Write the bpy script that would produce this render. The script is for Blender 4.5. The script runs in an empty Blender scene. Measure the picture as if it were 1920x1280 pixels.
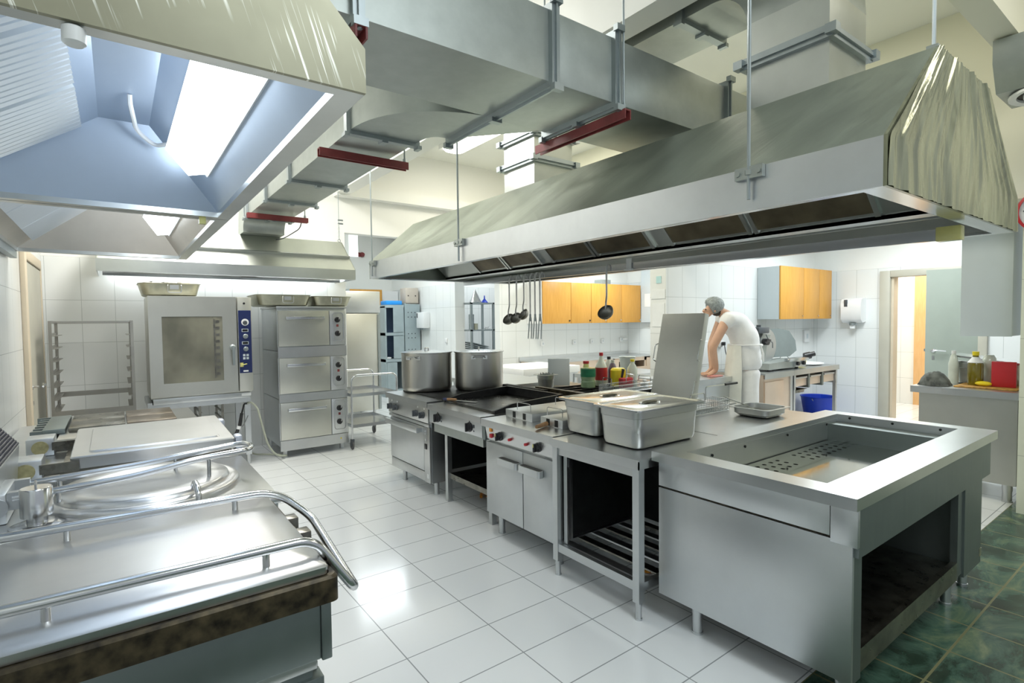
import bpy, bmesh, math, random
from mathutils import Vector, Matrix
random.seed(4)
SC = bpy.context.scene
COL = SC.collection
R = math.radians
PI = math.pi

# ------------------------------------------------------------------ materials
MATS = {}
def nt_new(name):
    m = bpy.data.materials.new(name); m.use_nodes = True
    nt = m.node_tree; b = nt.nodes['Principled BSDF']
    MATS[name] = m
    return m, nt, b
def N(nt, kind, **kw):
    n = nt.nodes.new(kind)
    for k, v in kw.items():
        if k in n.inputs: n.inputs[k].default_value = v
        else: setattr(n, k, v)
    return n
def ramp(nt, fac, stops):
    r = nt.nodes.new('ShaderNodeValToRGB')
    e = r.color_ramp.elements
    while len(e) < len(stops): e.new(0.5)
    for i, (p, c) in enumerate(stops):
        e[i].position = p; e[i].color = (*c, 1) if len(c) == 3 else c
    nt.links.new(fac, r.inputs['Fac'])
    return r.outputs['Color']
def coords(nt, scale=(1, 1, 1), rot=(0, 0, 0), loc=(0, 0, 0)):
    tc = nt.nodes.new('ShaderNodeTexCoord'); mp = nt.nodes.new('ShaderNodeMapping')
    mp.inputs['Scale'].default_value = scale; mp.inputs['Rotation'].default_value = rot; mp.inputs['Location'].default_value = loc
    nt.links.new(tc.outputs['Object'], mp.inputs['Vector'])
    return mp.outputs['Vector']
def plain(name, col, rough=0.5, metal=0.0, noise=0.0, nscale=6.0, coat=0.0, spec=None):
    m, nt, b = nt_new(name)
    b.inputs['Base Color'].default_value = (*col, 1)
    b.inputs['Roughness'].default_value = rough; b.inputs['Metallic'].default_value = metal
    b.inputs['Coat Weight'].default_value = coat
    if spec is not None: b.inputs['Specular IOR Level'].default_value = spec
    n = N(nt, 'ShaderNodeTexNoise', Scale=nscale, Detail=4.0)
    nt.links.new(coords(nt), n.inputs['Vector'])
    k = max(noise, 0.02)
    lo = tuple(c * (1 - k) for c in col); hi = tuple(min(1, c * (1 + k)) for c in col)
    nt.links.new(ramp(nt, n.outputs['Fac'], [(0.3, lo), (0.7, hi)]), b.inputs['Base Color'])
    return m
def steel(name, col=(.60, .61, .61), rough=.32, grain=(4, 4, 90), var=.12, smudge=.12, bump=.04, metal=1.0, bscale=2.2):
    """Brushed sheet metal: a stretched grain in roughness and bump, cloudy smudges in tone."""
    m, nt, b = nt_new(name)
    b.inputs['Metallic'].default_value = metal
    g = N(nt, 'ShaderNodeTexNoise', Scale=10.0, Detail=2.0); nt.links.new(coords(nt, grain), g.inputs['Vector'])
    s = N(nt, 'ShaderNodeTexNoise', Scale=bscale, Detail=5.0, Roughness=.6); nt.links.new(coords(nt), s.inputs['Vector'])
    lo = tuple(c * (1 - var) for c in col); hi = tuple(min(1, c * (1 + var)) for c in col)
    nt.links.new(ramp(nt, s.outputs['Fac'], [(.3, lo), (.7, hi)]), b.inputs['Base Color'])
    mx = N(nt, 'ShaderNodeMath', operation='MULTIPLY_ADD'); mx.inputs[1].default_value = smudge; mx.inputs[2].default_value = rough - smudge * .5
    ad = N(nt, 'ShaderNodeMath', operation='ADD'); nt.links.new(g.outputs['Fac'], ad.inputs[0]); nt.links.new(s.outputs['Fac'], ad.inputs[1])
    hf = N(nt, 'ShaderNodeMath', operation='MULTIPLY'); hf.inputs[1].default_value = .5; nt.links.new(ad.outputs[0], hf.inputs[0])
    nt.links.new(hf.outputs[0], mx.inputs[0]); nt.links.new(mx.outputs[0], b.inputs['Roughness'])
    bp = N(nt, 'ShaderNodeBump', Strength=bump, Distance=.002); nt.links.new(g.outputs['Fac'], bp.inputs['Height']); (nt.links.new(bp.outputs['Normal'], b.inputs['Normal']) if bump >= .005 else None)
    return m
def emit(name, col, strength):
    m, nt, b = nt_new(name)
    b.inputs['Base Color'].default_value = (.9, .9, .9, 1)
    b.inputs['Emission Color'].default_value = (*col, 1); b.inputs['Emission Strength'].default_value = strength
    return m
def tile(name, axes, w, h, off, col, grout, rough, top=None, mortar=.0035, vary=.03, paint=(.86, .86, .83), rot=0.0, bumpy=.3):
    """Square-laid tiles on the plane spanned by the two named axes; above height `top` the wall is painted."""
    m, nt, b = nt_new(name)
    tc = nt.nodes.new('ShaderNodeTexCoord')
    vr = N(nt, 'ShaderNodeVectorRotate', rotation_type='Z_AXIS'); vr.inputs['Angle'].default_value = rot
    nt.links.new(tc.outputs['Object'], vr.inputs['Vector'])
    sp = nt.nodes.new('ShaderNodeSeparateXYZ'); nt.links.new(vr.outputs['Vector'], sp.inputs[0])
    cb = nt.nodes.new('ShaderNodeCombineXYZ')
    for i in (0, 1):
        a = N(nt, 'ShaderNodeMath', operation='ADD'); a.inputs[1].default_value = -off[i] + 40 * (w, h)[i]
        nt.links.new(sp.outputs[axes[i]], a.inputs[0]); nt.links.new(a.outputs[0], cb.inputs[i])
    br = N(nt, 'ShaderNodeTexBrick', offset=0.0, squash=1.0)
    br.inputs['Scale'].default_value = 1.0; br.inputs['Mortar Size'].default_value = mortar; br.inputs['Mortar Smooth'].default_value = .15
    br.inputs['Bias'].default_value = 0.0; br.inputs['Brick Width'].default_value = w; br.inputs['Row Height'].default_value = h
    br.inputs['Color1'].default_value = (*[c * (1 - vary) for c in col], 1); br.inputs['Color2'].default_value = (*[min(1, c * (1 + vary)) for c in col], 1)
    br.inputs['Mortar'].default_value = (*grout, 1)
    nt.links.new(cb.outputs[0], br.inputs['Vector'])
    colout = br.outputs['Color']
    b.inputs['Roughness'].default_value = rough
    bp = N(nt, 'ShaderNodeBump', Strength=bumpy, Distance=.004); bp.invert = True
    nt.links.new(br.outputs['Fac'], bp.inputs['Height']); nt.links.new(bp.outputs['Normal'], b.inputs['Normal'])
    if top is not None:
        gt = N(nt, 'ShaderNodeMath', operation='GREATER_THAN'); gt.inputs[1].default_value = top
        nt.links.new(sp.outputs['Z'], gt.inputs[0])
        mx = N(nt, 'ShaderNodeMix', data_type='RGBA'); nt.links.new(gt.outputs[0], mx.inputs[0])
        nt.links.new(colout, mx.inputs[6]); mx.inputs[7].default_value = (*paint, 1); colout = mx.outputs[2]
        rr = N(nt, 'ShaderNodeMath', operation='MULTIPLY_ADD'); rr.inputs[1].default_value = .6 - rough; rr.inputs[2].default_value = rough
        nt.links.new(gt.outputs[0], rr.inputs[0]); nt.links.new(rr.outputs[0], b.inputs['Roughness'])
    nt.links.new(colout, b.inputs['Base Color'])
    return m, nt, b, br

ST = steel('brushed_steel', (.63, .65, .66), .38, (5, 5, .5), .06, .12, .03)
STH = steel('cross_brushed_steel', (.62, .63, .63), .34, (.5, .5, 6), .07, .14, .03)
TOP = steel('worktop_steel', (.66, .67, .67), .28, (.3, 18, .3), .05, .03, .001, bscale=3.5)
SHINY = steel('polished_steel', (.66, .67, .68), .18, (2, 2, 2), .03, .06, .002)
SCUFF = steel('scuffed_lid_steel', (.61, .61, .61), .33, (.4, 16, .4), .05, .14, .008, bscale=3)
GREENST = steel('dull_shaded_steel', (.25, .285, .28), .45, (3, 3, .3), .08, .14, .03)  # dull steel; shade of the cold well side is painted into its tone
GALV = steel('galvanised_steel', (.42, .45, .43), .46, (1, 1, 1), .07, .12, .02, metal=.85, bscale=9)
GALVD = steel('galvanised_flange', (.36, .40, .41), .45, (1, 1, 1), .1, .12, .02, metal=.9)
HOODST = steel('hood_steel', (.62, .64, .63), .30, (5, 5, .5), .08, .14, .03)
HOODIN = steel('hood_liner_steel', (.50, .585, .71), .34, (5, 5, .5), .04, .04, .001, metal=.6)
BAFFLE = steel('baffle_steel', (.66, .71, .77), .30, (2, 2, 2), .03, .05, .001, metal=.65)
CREAMST = steel('cream_film_steel', (.31, .30, .215), .40, (2, 2, 2), .10, .14, .01, metal=.5, bscale=3)
nt = CREAMST.node_tree; b = nt.nodes['Principled BSDF']; old = b.inputs['Base Color'].links[0].from_socket
vr = N(nt, 'ShaderNodeVectorRotate', rotation_type='Y_AXIS'); vr.inputs['Angle'].default_value = R(18); nt.links.new(coords(nt), vr.inputs['Vector'])
mp = N(nt, 'ShaderNodeMapping'); mp.inputs['Scale'].default_value = (95, 1, 2.4); nt.links.new(vr.outputs['Vector'], mp.inputs['Vector'])
n = N(nt, 'ShaderNodeTexNoise', Scale=1.6, Detail=2.0); nt.links.new(mp.outputs['Vector'], n.inputs['Vector'])
n2 = N(nt, 'ShaderNodeTexNoise', Scale=3.2, Detail=1.0); nt.links.new(coords(nt), n2.inputs['Vector'])
ml = N(nt, 'ShaderNodeMath', operation='MULTIPLY'); nt.links.new(ramp(nt, n.outputs['Fac'], [(.60, (0, 0, 0)), (.66, (1, 1, 1))]), ml.inputs[0]); nt.links.new(ramp(nt, n2.outputs['Fac'], [(.48, (0, 0, 0)), (.56, (1, 1, 1))]), ml.inputs[1])
mx = N(nt, 'ShaderNodeMix', data_type='RGBA'); nt.links.new(ml.outputs[0], mx.inputs[0]); nt.links.new(old, mx.inputs[6]); mx.inputs[7].default_value = (.80, .80, .72, 1); nt.links.new(mx.outputs[2], b.inputs['Base Color'])
FRIDGE = steel('fridge_steel', (.56, .56, .52), .40, (5, 5, .5), .05, .08, .02)
POT = steel('stockpot_steel', (.58, .57, .54), .30, (.4, .4, 9), .04, .06, .004)
ALU = steel('aluminium_pan', (.52, .51, .40), .42, (2, 2, 2), .22, .2, .04, bscale=6)
DARKST = steel('tarnished_steel', (.24, .23, .20), .30, (2, 2, 2), .4, .3, .03, bscale=9)
IRON = plain('black_iron', (.018, .018, .019), .42, .3, .4, 18)
SOOTSHADE = plain('soot_and_shade_black', (.012, .013, .013), .55, .2, .5, 12)  # near-black: soot on the fryer side, shade painted into recesses and holes
BROWN = plain('burnt_brown_rim', (.052, .040, .022), .42, .4, .85, 26)
FILTER = plain('greasy_filter_mesh', (.13, .105, .065), .45, .45, .45, 5)
PAINT = plain('white_wall_paint', (.86, .86, .82), .6, 0, .02, 1)
CREAMP = plain('cream_wall_paint', (.80, .79, .66), .65, 0, .02, 1)
CEIL = plain('ceiling_paint', (.82, .83, .77), .7, 0, .02, 1)
WHITE = plain('white_plastic', (.83, .84, .84), .35, 0, .02, 3)
BOARD = plain('white_polyethylene', (.88, .88, .86), .5, 0, .02, 3)
PAPER = plain('white_paper', (.82, .84, .84), .7, 0, .03, 8)
TEALP = plain('teal_note_paper', (.50, .74, .76), .7, 0, .03, 8)
BLACKP = plain('black_plastic', (.02, .02, .022), .35, 0, .15, 8)
DKGREY = plain('dark_grey_plastic', (.07, .08, .09), .4, 0, .1, 8)
BLUEP = plain('navy_control_overlay', (.012, .022, .10), .35, 0, .05, 3)
BLUEB = plain('blue_bucket_plastic', (.006, .045, .50), .35, 0, .06, 5)
SKYB = plain('light_blue_plastic', (.02, .30, .80), .4, 0, .06, 5)
REDOX = plain('red_oxide_paint', (.20, .035, .035), .5, 0, .2, 9)
REDP = plain('red_plastic', (.50, .02, .03), .4, 0, .06, 5)
YELP = plain('yellow_plastic', (.85, .68, .02), .4, 0, .05, 5)
ORANGE = plain('orange_scraps', (.80, .30, .03), .5, 0, .15, 9)
RUBBER = plain('grey_rubber', (.10, .10, .10), .6, 0, .1, 9)
WOODH = plain('worn_wood_handle', (.33, .18, .08), .55, 0, .35, 20)
LAMIN = plain('grey_laminate', (.60, .66, .69), .4, 0, .03, 3)
LOCKER = plain('grey_locker_paint', (.34, .41, .43), .45, .1, .08, 5)
LOCKIN = plain('blue_locker_inside', (.18, .26, .42), .5, .1, .1, 5)
TAUPE = plain('taupe_cardboard', (.52, .46, .39), .7, 0, .06, 6)
DOORG = plain('grey_green_door_paint', (.33, .37, .32), .45, 0, .05, 3)
FRAMEG = plain('taupe_door_frame', (.50, .48, .40), .45, 0, .05, 3)
FRAMEB = plain('beige_frame_paint', (.66, .56, .42), .5, 0, .05, 3)
SKIN = plain('skin', (.62, .37, .25), .5, 0, .08, 9)
CLOTH = plain('white_cotton', (.80, .80, .79), .8, 0, .05, 12)
WARMREFL = steel('warm_reflection_steel', (.74, .60, .48), .42, (.5, .5, 6), .06, .12, .02, metal=.75)  # plain steel with a warm orange reflection painted into its base colour
RACKST = steel('worn_rack_steel', (.38, .37, .34), .4, (2, 2, 2), .12, .14, .02)
GNST = steel('matte_pan_steel', (.58, .59, .58), .36, (6, 6, .3), .05, .1, .004)
LADLEST = steel('ladle_steel', (.68, .68, .67), .35, (2, 2, 2), .05, .08, .002, metal=.6)
APRON = plain('cream_apron_cotton', (.74, .75, .69), .8, 0, .06, 7)
CAPM = plain('grey_hair_net', (.28, .31, .31), .7, 0, .35, 40)
HAIR = plain('dark_hair', (.03, .025, .02), .6, 0, .2, 30)
RAG = plain('grey_kitchen_cloth', (.13, .14, .13), .9, 0, .5, 14)
SHOE = plain('white_shoes', (.6, .6, .6), .6, 0, .05, 9)
DOUGH = plain('white_dough', (.85, .84, .80), .7, 0, .06, 9)
OLIVE = plain('olive_oil', (.16, .13, .005), .12, 0, .15, 8, coat=.5)
GREENL = plain('green_label', (.02, .22, .10), .5, 0, .25, 14)
GREENB = plain('pale_green_glass', (.35, .50, .30), .15, 0, .2, 10, coat=.4)
PURPLE = plain('purple_sauce', (.13, .10, .14), .3, 0, .2, 10)
CLEARB = plain('cloudy_clear_plastic', (.66, .70, .62), .18, 0, .1, 10, coat=.4)
YELLOIL = plain('pale_yellow_oil', (.66, .62, .22), .2, 0, .1, 10, coat=.4)
CHECK = plain('woven_tray_straw', (.45, .25, .06), .7, 0, .4, 30)
MEATP = plain('pink_meat', (.72, .32, .30), .5, 0, .2, 30)
LEAFG = plain('green_leaves', (.20, .42, .05), .6, 0, .3, 30)
HOSE = plain('grey_green_hose', (.42, .44, .36), .45, 0, .06, 8)
CABLE = plain('white_cable_sheath', (.86, .87, .88), .4, 0, .02, 8)
DARKG = plain('dark_grid_metal', (.10, .10, .12), .35, .8, .2, 60)
WARMWOOD = None

def wood(name, a, bcol, rough=.38):
    m, nt, b = nt_new(name)
    n = N(nt, 'ShaderNodeTexNoise', Scale=9.0, Detail=6.0, Distortion=.6); nt.links.new(coords(nt, (6, 6, .5)), n.inputs['Vector'])
    nt.links.new(ramp(nt, n.outputs['Fac'], [(.3, a), (.7, bcol)]), b.inputs['Base Color'])
    b.inputs['Roughness'].default_value = rough
    return m
BEECH = wood('beech_laminate', (.60, .29, .045), (.68, .35, .07))
OAK = wood('oak_frame_wood', (.62, .36, .15), (.72, .45, .21))

# glass of the oven window and clear bottles
m, nt, b = nt_new('dark_oven_glass'); OVENGLASS = m
b.inputs['Base Color'].default_value = (.13, .13, .10, 1); b.inputs['Roughness'].default_value = .14; b.inputs['Coat Weight'].default_value = .6
n = N(nt, 'ShaderNodeTexNoise', Scale=3.0, Detail=3.0); nt.links.new(coords(nt, (1, 1, .7)), n.inputs['Vector'])
nt.links.new(ramp(nt, n.outputs['Fac'], [(.35, (.10, .10, .075)), (.65, (.21, .205, .155))]), b.inputs['Base Color'])
m, nt, b = nt_new('clear_bottle_plastic'); CLEAR = m
b.inputs['Base Color'].default_value = (.9, .93, .9, 1); b.inputs['Roughness'].default_value = .08; b.inputs['Transmission Weight'].default_value = .8; b.inputs['IOR'].default_value = 1.2
m, nt, b = nt_new('still_water'); WATER = m
b.inputs['Base Color'].default_value = (.75, .82, .80, 1); b.inputs['Roughness'].default_value = .015; b.inputs['Transmission Weight'].default_value = 1.0; b.inputs['IOR'].default_value = 1.33

# hood cloth of protective film: diagonal drapes
def film(name, col, rot, sc, rough=.34, bump=.35, metal=.6, var=.16):
    m, nt, b = nt_new(name)
    b.inputs['Metallic'].default_value = metal
    vr = N(nt, 'ShaderNodeVectorRotate', rotation_type='X_AXIS'); vr.inputs['Angle'].default_value = rot[0]; nt.links.new(coords(nt), vr.inputs['Vector'])
    mp = N(nt, 'ShaderNodeMapping'); mp.inputs['Scale'].default_value = sc; nt.links.new(vr.outputs['Vector'], mp.inputs['Vector'])
    w = N(nt, 'ShaderNodeTexNoise', Scale=2.4, Detail=6.0, Roughness=.62, Distortion=.5); nt.links.new(mp.outputs['Vector'], w.inputs['Vector'])
    s = N(nt, 'ShaderNodeTexNoise', Scale=1.6, Detail=3.0); nt.links.new(coords(nt), s.inputs['Vector'])
    mx = N(nt, 'ShaderNodeMath', operation='ADD'); nt.links.new(w.outputs['Fac'], mx.inputs[0]); nt.links.new(s.outputs['Fac'], mx.inputs[1])
    hf = N(nt, 'ShaderNodeMath', operation='MULTIPLY'); hf.inputs[1].default_value = .5; nt.links.new(mx.outputs[0], hf.inputs[0])
    lo = tuple(c * (1 - var) for c in col); hi = tuple(min(1, c * (1 + var)) for c in col)
    nt.links.new(ramp(nt, hf.outputs[0], [(.38, lo), (.5, col), (.62, hi)]), b.inputs['Base Color'])
    rr = N(nt, 'ShaderNodeMath', operation='MULTIPLY_ADD'); rr.inputs[1].default_value = .3; rr.inputs[2].default_value = rough - .15
    nt.links.new(w.outputs['Fac'], rr.inputs[0]); nt.links.new(rr.outputs[0], b.inputs['Roughness'])
    bp = N(nt, 'ShaderNodeBump', Strength=bump, Distance=.02); nt.links.new(w.outputs['Fac'], bp.inputs['Height']); nt.links.new(bp.outputs['Normal'], b.inputs['Normal'])
    return m
FILM = film('film_over_steel', (.33, .36, .30), (R(-31), 0, 0), (1.0, 2.4, .26), .38, .2, .6, .20)
FILMEND = film('wrinkled_film', (.30, .305, .205), (0, 0, 0), (7, 7, .3), .20, .12, .45, .35)

FLOORT, nt, b, br = tile('white_floor_tile', ('X', 'Y'), .467, .3005, (1.545, 2.0), (.78, .80, .81), (.30, .32, .33), .14, mortar=.0032, vary=.012, rot=R(-.4), bumpy=.15)
GREENT, nt, b, br = tile('green_floor_tile', ('X', 'Y'), .337, .318, (2.81, 1.10), (.05, .11, .085), (.27, .26, .12), .22, mortar=.0055, vary=.10, bumpy=.2)
n = N(nt, 'ShaderNodeTexNoise', Scale=2.6, Detail=9.0, Roughness=.68, Distortion=.8); nt.links.new(coords(nt, (1, 1.6, 1)), n.inputs['Vector'])
cc = ramp(nt, n.outputs['Fac'], [(.30, (.010, .018, .010)), (.43, (.022, .045, .030)), (.53, (.055, .11, .08)), (.64, (.13, .18, .105)), (.76, (.25, .27, .15))])
mx = N(nt, 'ShaderNodeMix', data_type='RGBA'); nt.links.new(br.outputs['Fac'], mx.inputs[0]); nt.links.new(cc, mx.inputs[6]); mx.inputs[7].default_value = (.17, .17, .085, 1)
nt.links.new(mx.outputs[2], b.inputs['Base Color'])
TILEY, *_ = tile('wall_tile_across', ('X', 'Z'), .30, .47, (0, 0), (.80, .815, .80), (.50, .52, .50), .2, top=2.35, mortar=.0025, vary=.01)
TILEX, *_ = tile('wall_tile_along', ('Y', 'Z'), .30, .47, (.08, 0), (.80, .815, .80), (.50, .52, .50), .2, top=2.35, mortar=.0025, vary=.01)
TILEC, *_ = tile('cream_wall_tile', ('Y', 'Z'), .30, .47, (.08, 0), (.74, .76, .62), (.50, .52, .42), .2, top=2.5, mortar=.0025, vary=.01, paint=(.80, .79, .64))

# ------------------------------------------------------------------ geometry
class MB:
    def __init__(s): s.bm = bmesh.new()
    def V(s, pts): return [s.bm.verts.new(p) for p in pts]
    def F(s, vs):
        try: return s.bm.faces.new(vs)
        except ValueError: return None
    def box(s, x0, x1, y0, y1, z0, z1, b=0.0, M=None):
        v = s.V([(x, y, z) for z in (z0, z1) for y in (y0, y1) for x in (x0, x1)])
        fs = [s.F([v[i] for i in q]) for q in ((0, 2, 3, 1), (4, 5, 7, 6), (0, 1, 5, 4), (2, 6, 7, 3), (0, 4, 6, 2), (1, 3, 7, 5))]
        nv = v
        if b > 0:
            es = list({e for f in fs for e in f.edges})
            r = bmesh.ops.bevel(s.bm, geom=es, offset=b, segments=2, affect='EDGES', profile=.5)
            nv = list({q for f in r['faces'] for q in f.verts} | {q for q in v if q.is_valid})
        if M is not None:
            for q in nv: q.co = M @ q.co
        return s
    def loft(s, secs, c0=True, c1=True, close=False):
        rings = [s.V(p) for p in secs]; n = len(rings[0])
        k = len(rings)
        for i in range(k if close else k - 1):
            a, b = rings[i], rings[(i + 1) % k]
            for j in range(n): s.F([a[j], a[(j + 1) % n], b[(j + 1) % n], b[j]])
        if not close:
            if c0: s.F(rings[0][::-1])
            if c1: s.F(rings[-1])
        return s
    def prism(s, poly, a, b, axis='z'):
        f = {'z': lambda p, h: (p[0], p[1], h), 'y': lambda p, h: (p[0], h, p[1]), 'x': lambda p, h: (h, p[0], p[1])}[axis]
        return s.loft([[f(p, a) for p in poly], [f(p, b) for p in poly]])
    def cyl(s, p0, p1, r, r2=None, seg=16):
        return s.tube([p0, p1], r, seg, r2=r2)
    def tube(s, pts, r, seg=8, r2=None, closed=False):
        P = [Vector(p) for p in pts]; n = len(P)
        t0 = (P[1] - P[0]).normalized()
        u = t0.orthogonal().normalized(); secs = []
        for i in range(n):
            if closed: t = (P[(i + 1) % n] - P[i - 1]).normalized()
            elif i == 0: t = t0
            elif i == n - 1: t = (P[-1] - P[-2]).normalized()
            else: t = ((P[i] - P[i - 1]).normalized() + (P[i + 1] - P[i]).normalized()).normalized()
            u = (u - t * u.dot(t)).normalized(); w = t.cross(u)
            rr = r if r2 is None else r + (r2 - r) * i / (n - 1)
            sc = 1.0
            secs.append([P[i] + (u * math.cos(2 * PI * j / seg) + w * math.sin(2 * PI * j / seg)) * rr * sc for j in range(seg)])
        return s.loft(secs, close=closed)
    def lathe(s, prof, c=(0, 0, 0), seg=32, axis='z'):
        ringed = prof[0][0] > 1e-3 and prof[-1][0] > 1e-3 and len(prof) >= 4
        def P(r, h, a):
            x, y = r * math.cos(a), r * math.sin(a)
            return {'z': (c[0] + x, c[1] + y, c[2] + h), 'x': (c[0] + h, c[1] + x, c[2] + y), 'y': (c[0] + y, c[1] + h, c[2] + x)}[axis]
        return s.loft([[P(max(r, 1e-4), h, 2 * PI * j / seg) for j in range(seg)] for r, h in prof], close=ringed)
    def sphere(s, c, r, sc=(1, 1, 1), seg=16, M=None):
        rings = []
        for i in range(1, seg // 2):
            th = PI * i / (seg // 2)
            rings.append([Vector((math.sin(th) * math.cos(2 * PI * j / seg) * r * sc[0], math.sin(th) * math.sin(2 * PI * j / seg) * r * sc[1], math.cos(th) * r * sc[2])) for j in range(seg)])
        rings = [[Vector((0, 0, r * sc[2])) + (p - p) + Vector((p.x, p.y, 0)) * .01 for p in rings[0]]] + rings + [[Vector((p.x * .01, p.y * .01, -r * sc[2])) for p in rings[-1]]]
        if M is not None: rings = [[M @ p for p in q] for q in rings]
        return s.loft([[p + Vector(c) for p in q] for q in rings])
    def face(s, pts): s.F(s.V(pts)); return s
    def slab(s, pts, off):
        """A sheet with thickness: polygon pts pushed along vector off."""
        o = Vector(off)
        return s.loft([[Vector(p) for p in pts], [Vector(p) + o for p in pts]])
def fillet(pts, r, n=5):
    P = [Vector(p) for p in pts]; out = [P[0]]
    for i in range(1, len(P) - 1):
        a, b, c = P[i - 1], P[i], P[i + 1]
        d1 = (a - b); d2 = (c - b)
        k = min(r, d1.length * .45, d2.length * .45)
        p, q = b + d1.normalized() * k, b + d2.normalized() * k
        for j in range(n + 1):
            t = j / n
            out.append(p * (1 - t) ** 2 + b * 2 * t * (1 - t) + q * t * t)
    out.append(P[-1]); return out
def rrect(x0, x1, y0, y1, r, z, n=4):
    o = []
    for cx, cy, a0 in ((x1 - r, y1 - r, 0), (x0 + r, y1 - r, 90), (x0 + r, y0 + r, 180), (x1 - r, y0 + r, 270)):
        for j in range(n + 1):
            a = R(a0 + 90 * j / n); o.append(Vector((cx + r * math.cos(a), cy + r * math.sin(a), z)))
    return o
def root_loc(p):
    v = Vector((0, 0, 0))
    while p is not None: v += p.location; p = p.parent
    return v
def obj(name, mb, mat, parent=None, angle=38, smooth=True):
    bm = mb.bm
    bmesh.ops.recalc_face_normals(bm, faces=bm.faces)
    if parent is not None: bmesh.ops.translate(bm, verts=bm.verts, vec=-root_loc(parent))
    if smooth:
        for f in bm.faces: f.smooth = True
        for e in bm.edges:
            if len(e.link_faces) == 2 and e.calc_face_angle(0) > R(angle): e.smooth = False
    me = bpy.data.meshes.new(name); bm.to_mesh(me); bm.free()
    me.materials.append(mat)
    o = bpy.data.objects.new(name, me); COL.objects.link(o)
    if parent is not None: o.parent = parent
    return o
def tag(o, label, cat, group=None, kind=None):
    o['label'] = label; o['category'] = cat
    if group: o['group'] = group
    if kind: o['kind'] = kind
    return o
def thing(name, label, cat, loc=(0, 0, 0), group=None):
    o = bpy.data.objects.new(name, None); COL.objects.link(o); o.empty_display_size = .1
    o.location = loc
    return tag(o, label, cat, group)
def single(name, mb, mat, label, cat, base, group=None):
    """A thing that is one mesh, with its origin at its base."""
    bmesh.ops.translate(mb.bm, verts=mb.bm.verts, vec=-Vector(base))
    o = obj(name, mb, mat); o.location = base
    return tag(o, label, cat, group)
def struct(name, mb, mat, parent=None):
    o = obj(name, mb, mat, parent)
    if parent is None: o['kind'] = 'structure'
    return o
def box(*a, b=0.0): return MB().box(*a, b=b)
def dup(root, loc, label=None, group=None, rotz=None):
    r = root.copy(); COL.objects.link(r); r.location = loc
    if rotz is not None: r.rotation_euler = (0, 0, rotz)
    if label: r['label'] = label
    if group: r['group'] = group
    for ch in list(root.children):
        c = ch.copy(); COL.objects.link(c); c.parent = r
        for g in ch.children:
            d = g.copy(); COL.objects.link(d); d.parent = c
    return r
def part_label(o, s): o['label'] = s; return o
def text(name, s, size, M, mat, parent=None, depth=.001):
    cu = bpy.data.curves.new(name, 'FONT'); cu.body = s; cu.size = size; cu.extrude = depth; cu.align_x = 'CENTER'; cu.align_y = 'CENTER'
    t = bpy.data.objects.new(name, cu); COL.objects.link(t)
    bpy.context.view_layer.update()
    me = bpy.data.meshes.new_from_object(t.evaluated_get(bpy.context.evaluated_depsgraph_get()))
    bpy.data.objects.remove(t); bpy.data.curves.remove(cu)
    me.transform(M)
    if parent is not None: me.transform(Matrix.Translation(-root_loc(parent)))
    me.materials.clear(); me.materials.append(mat)
    o = bpy.data.objects.new(name, me); COL.objects.link(o)
    if parent is not None: o.parent = parent
    return o
FACE_MX = Matrix(((0, 0, -1, 0), (-1, 0, 0, 0), (0, 1, 0, 0), (0, 0, 0, 1)))   # text read on a face that looks towards -X
FACE_MY = Matrix(((1, 0, 0, 0), (0, 0, -1, 0), (0, 1, 0, 0), (0, 0, 0, 1)))    # text read on a face that looks towards -Y
def at(M, x, y, z): return Matrix.Translation((x, y, z)) @ M

# ------------------------------------------------------------------ the setting
ZC = 4.15
struct('floor', box(-.62, 9.65, 1.10, 12.2, -.1, 0), FLOORT)
f = box(-.62, 9.65, -3.0, 1.10, -.1, 0); f.bm.verts.ensure_lookup_table(); struct('floor_green', f, GREENT)
struct('floor_corridor', box(9.65, 12.2, 1.0, 5.0, -.1, 0), FLOORT)
struct('wall_left', box(-.75, -.62, -3.0, 7.75, 0, ZC), TILEX)
struct('wall_back', box(-.62, 2.66, 7.6, 7.75, 0, ZC), TILEY)
struct('wall_back_lintel', box(2.66, 5.35, 7.6, 7.75, 2.88, ZC), TILEY)
struct('wall_back_right', box(5.35, 8.75, 7.6, 7.75, 0, ZC), TILEY)
struct('wall_alcove', box(8.62, 8.75, 4.6, 7.6, 0, 3.0), TILEX)
struct('wall_middle', box(5.66, 9.65, 4.35, 4.6, 0, 3.0), TILEY)
w = MB(); w.box(9.65, 9.8, -1, 2.14, 0, 3.0); w.box(9.65, 9.8, 3.24, 4.6, 0, 3.0); w.box(9.65, 9.8, 2.14, 3.24, 2.22, 3.0)
struct('wall_right', w, TILEX)
struct('wall_pillar', box(5.8, 6.3, -1.0, 1.03, 0, ZC), TILEC)
struct('wall_header', box(5.8, 6.0, 1.03, 7.6, 2.52, ZC), CREAMP)
struct('ceiling', box(-.75, 6.0, -3.0, 7.75, ZC, ZC + .1), CEIL)
struct('ceiling_low', box(6.0, 9.8, -1.0, 7.75, 3.0, 3.1), PAINT)
struct('trim_beam', box(2.52, 2.71, 1.03, 7.45, 3.40, ZC), PAINT)
struct('trim_cross_beam', box(2.52, 5.8, .88, 1.03, 3.40, ZC), CREAMP)
struct('trim_back_beam', box(2.52, 5.8, 7.45, 7.6, 3.37, 3.52), PAINT)
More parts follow.
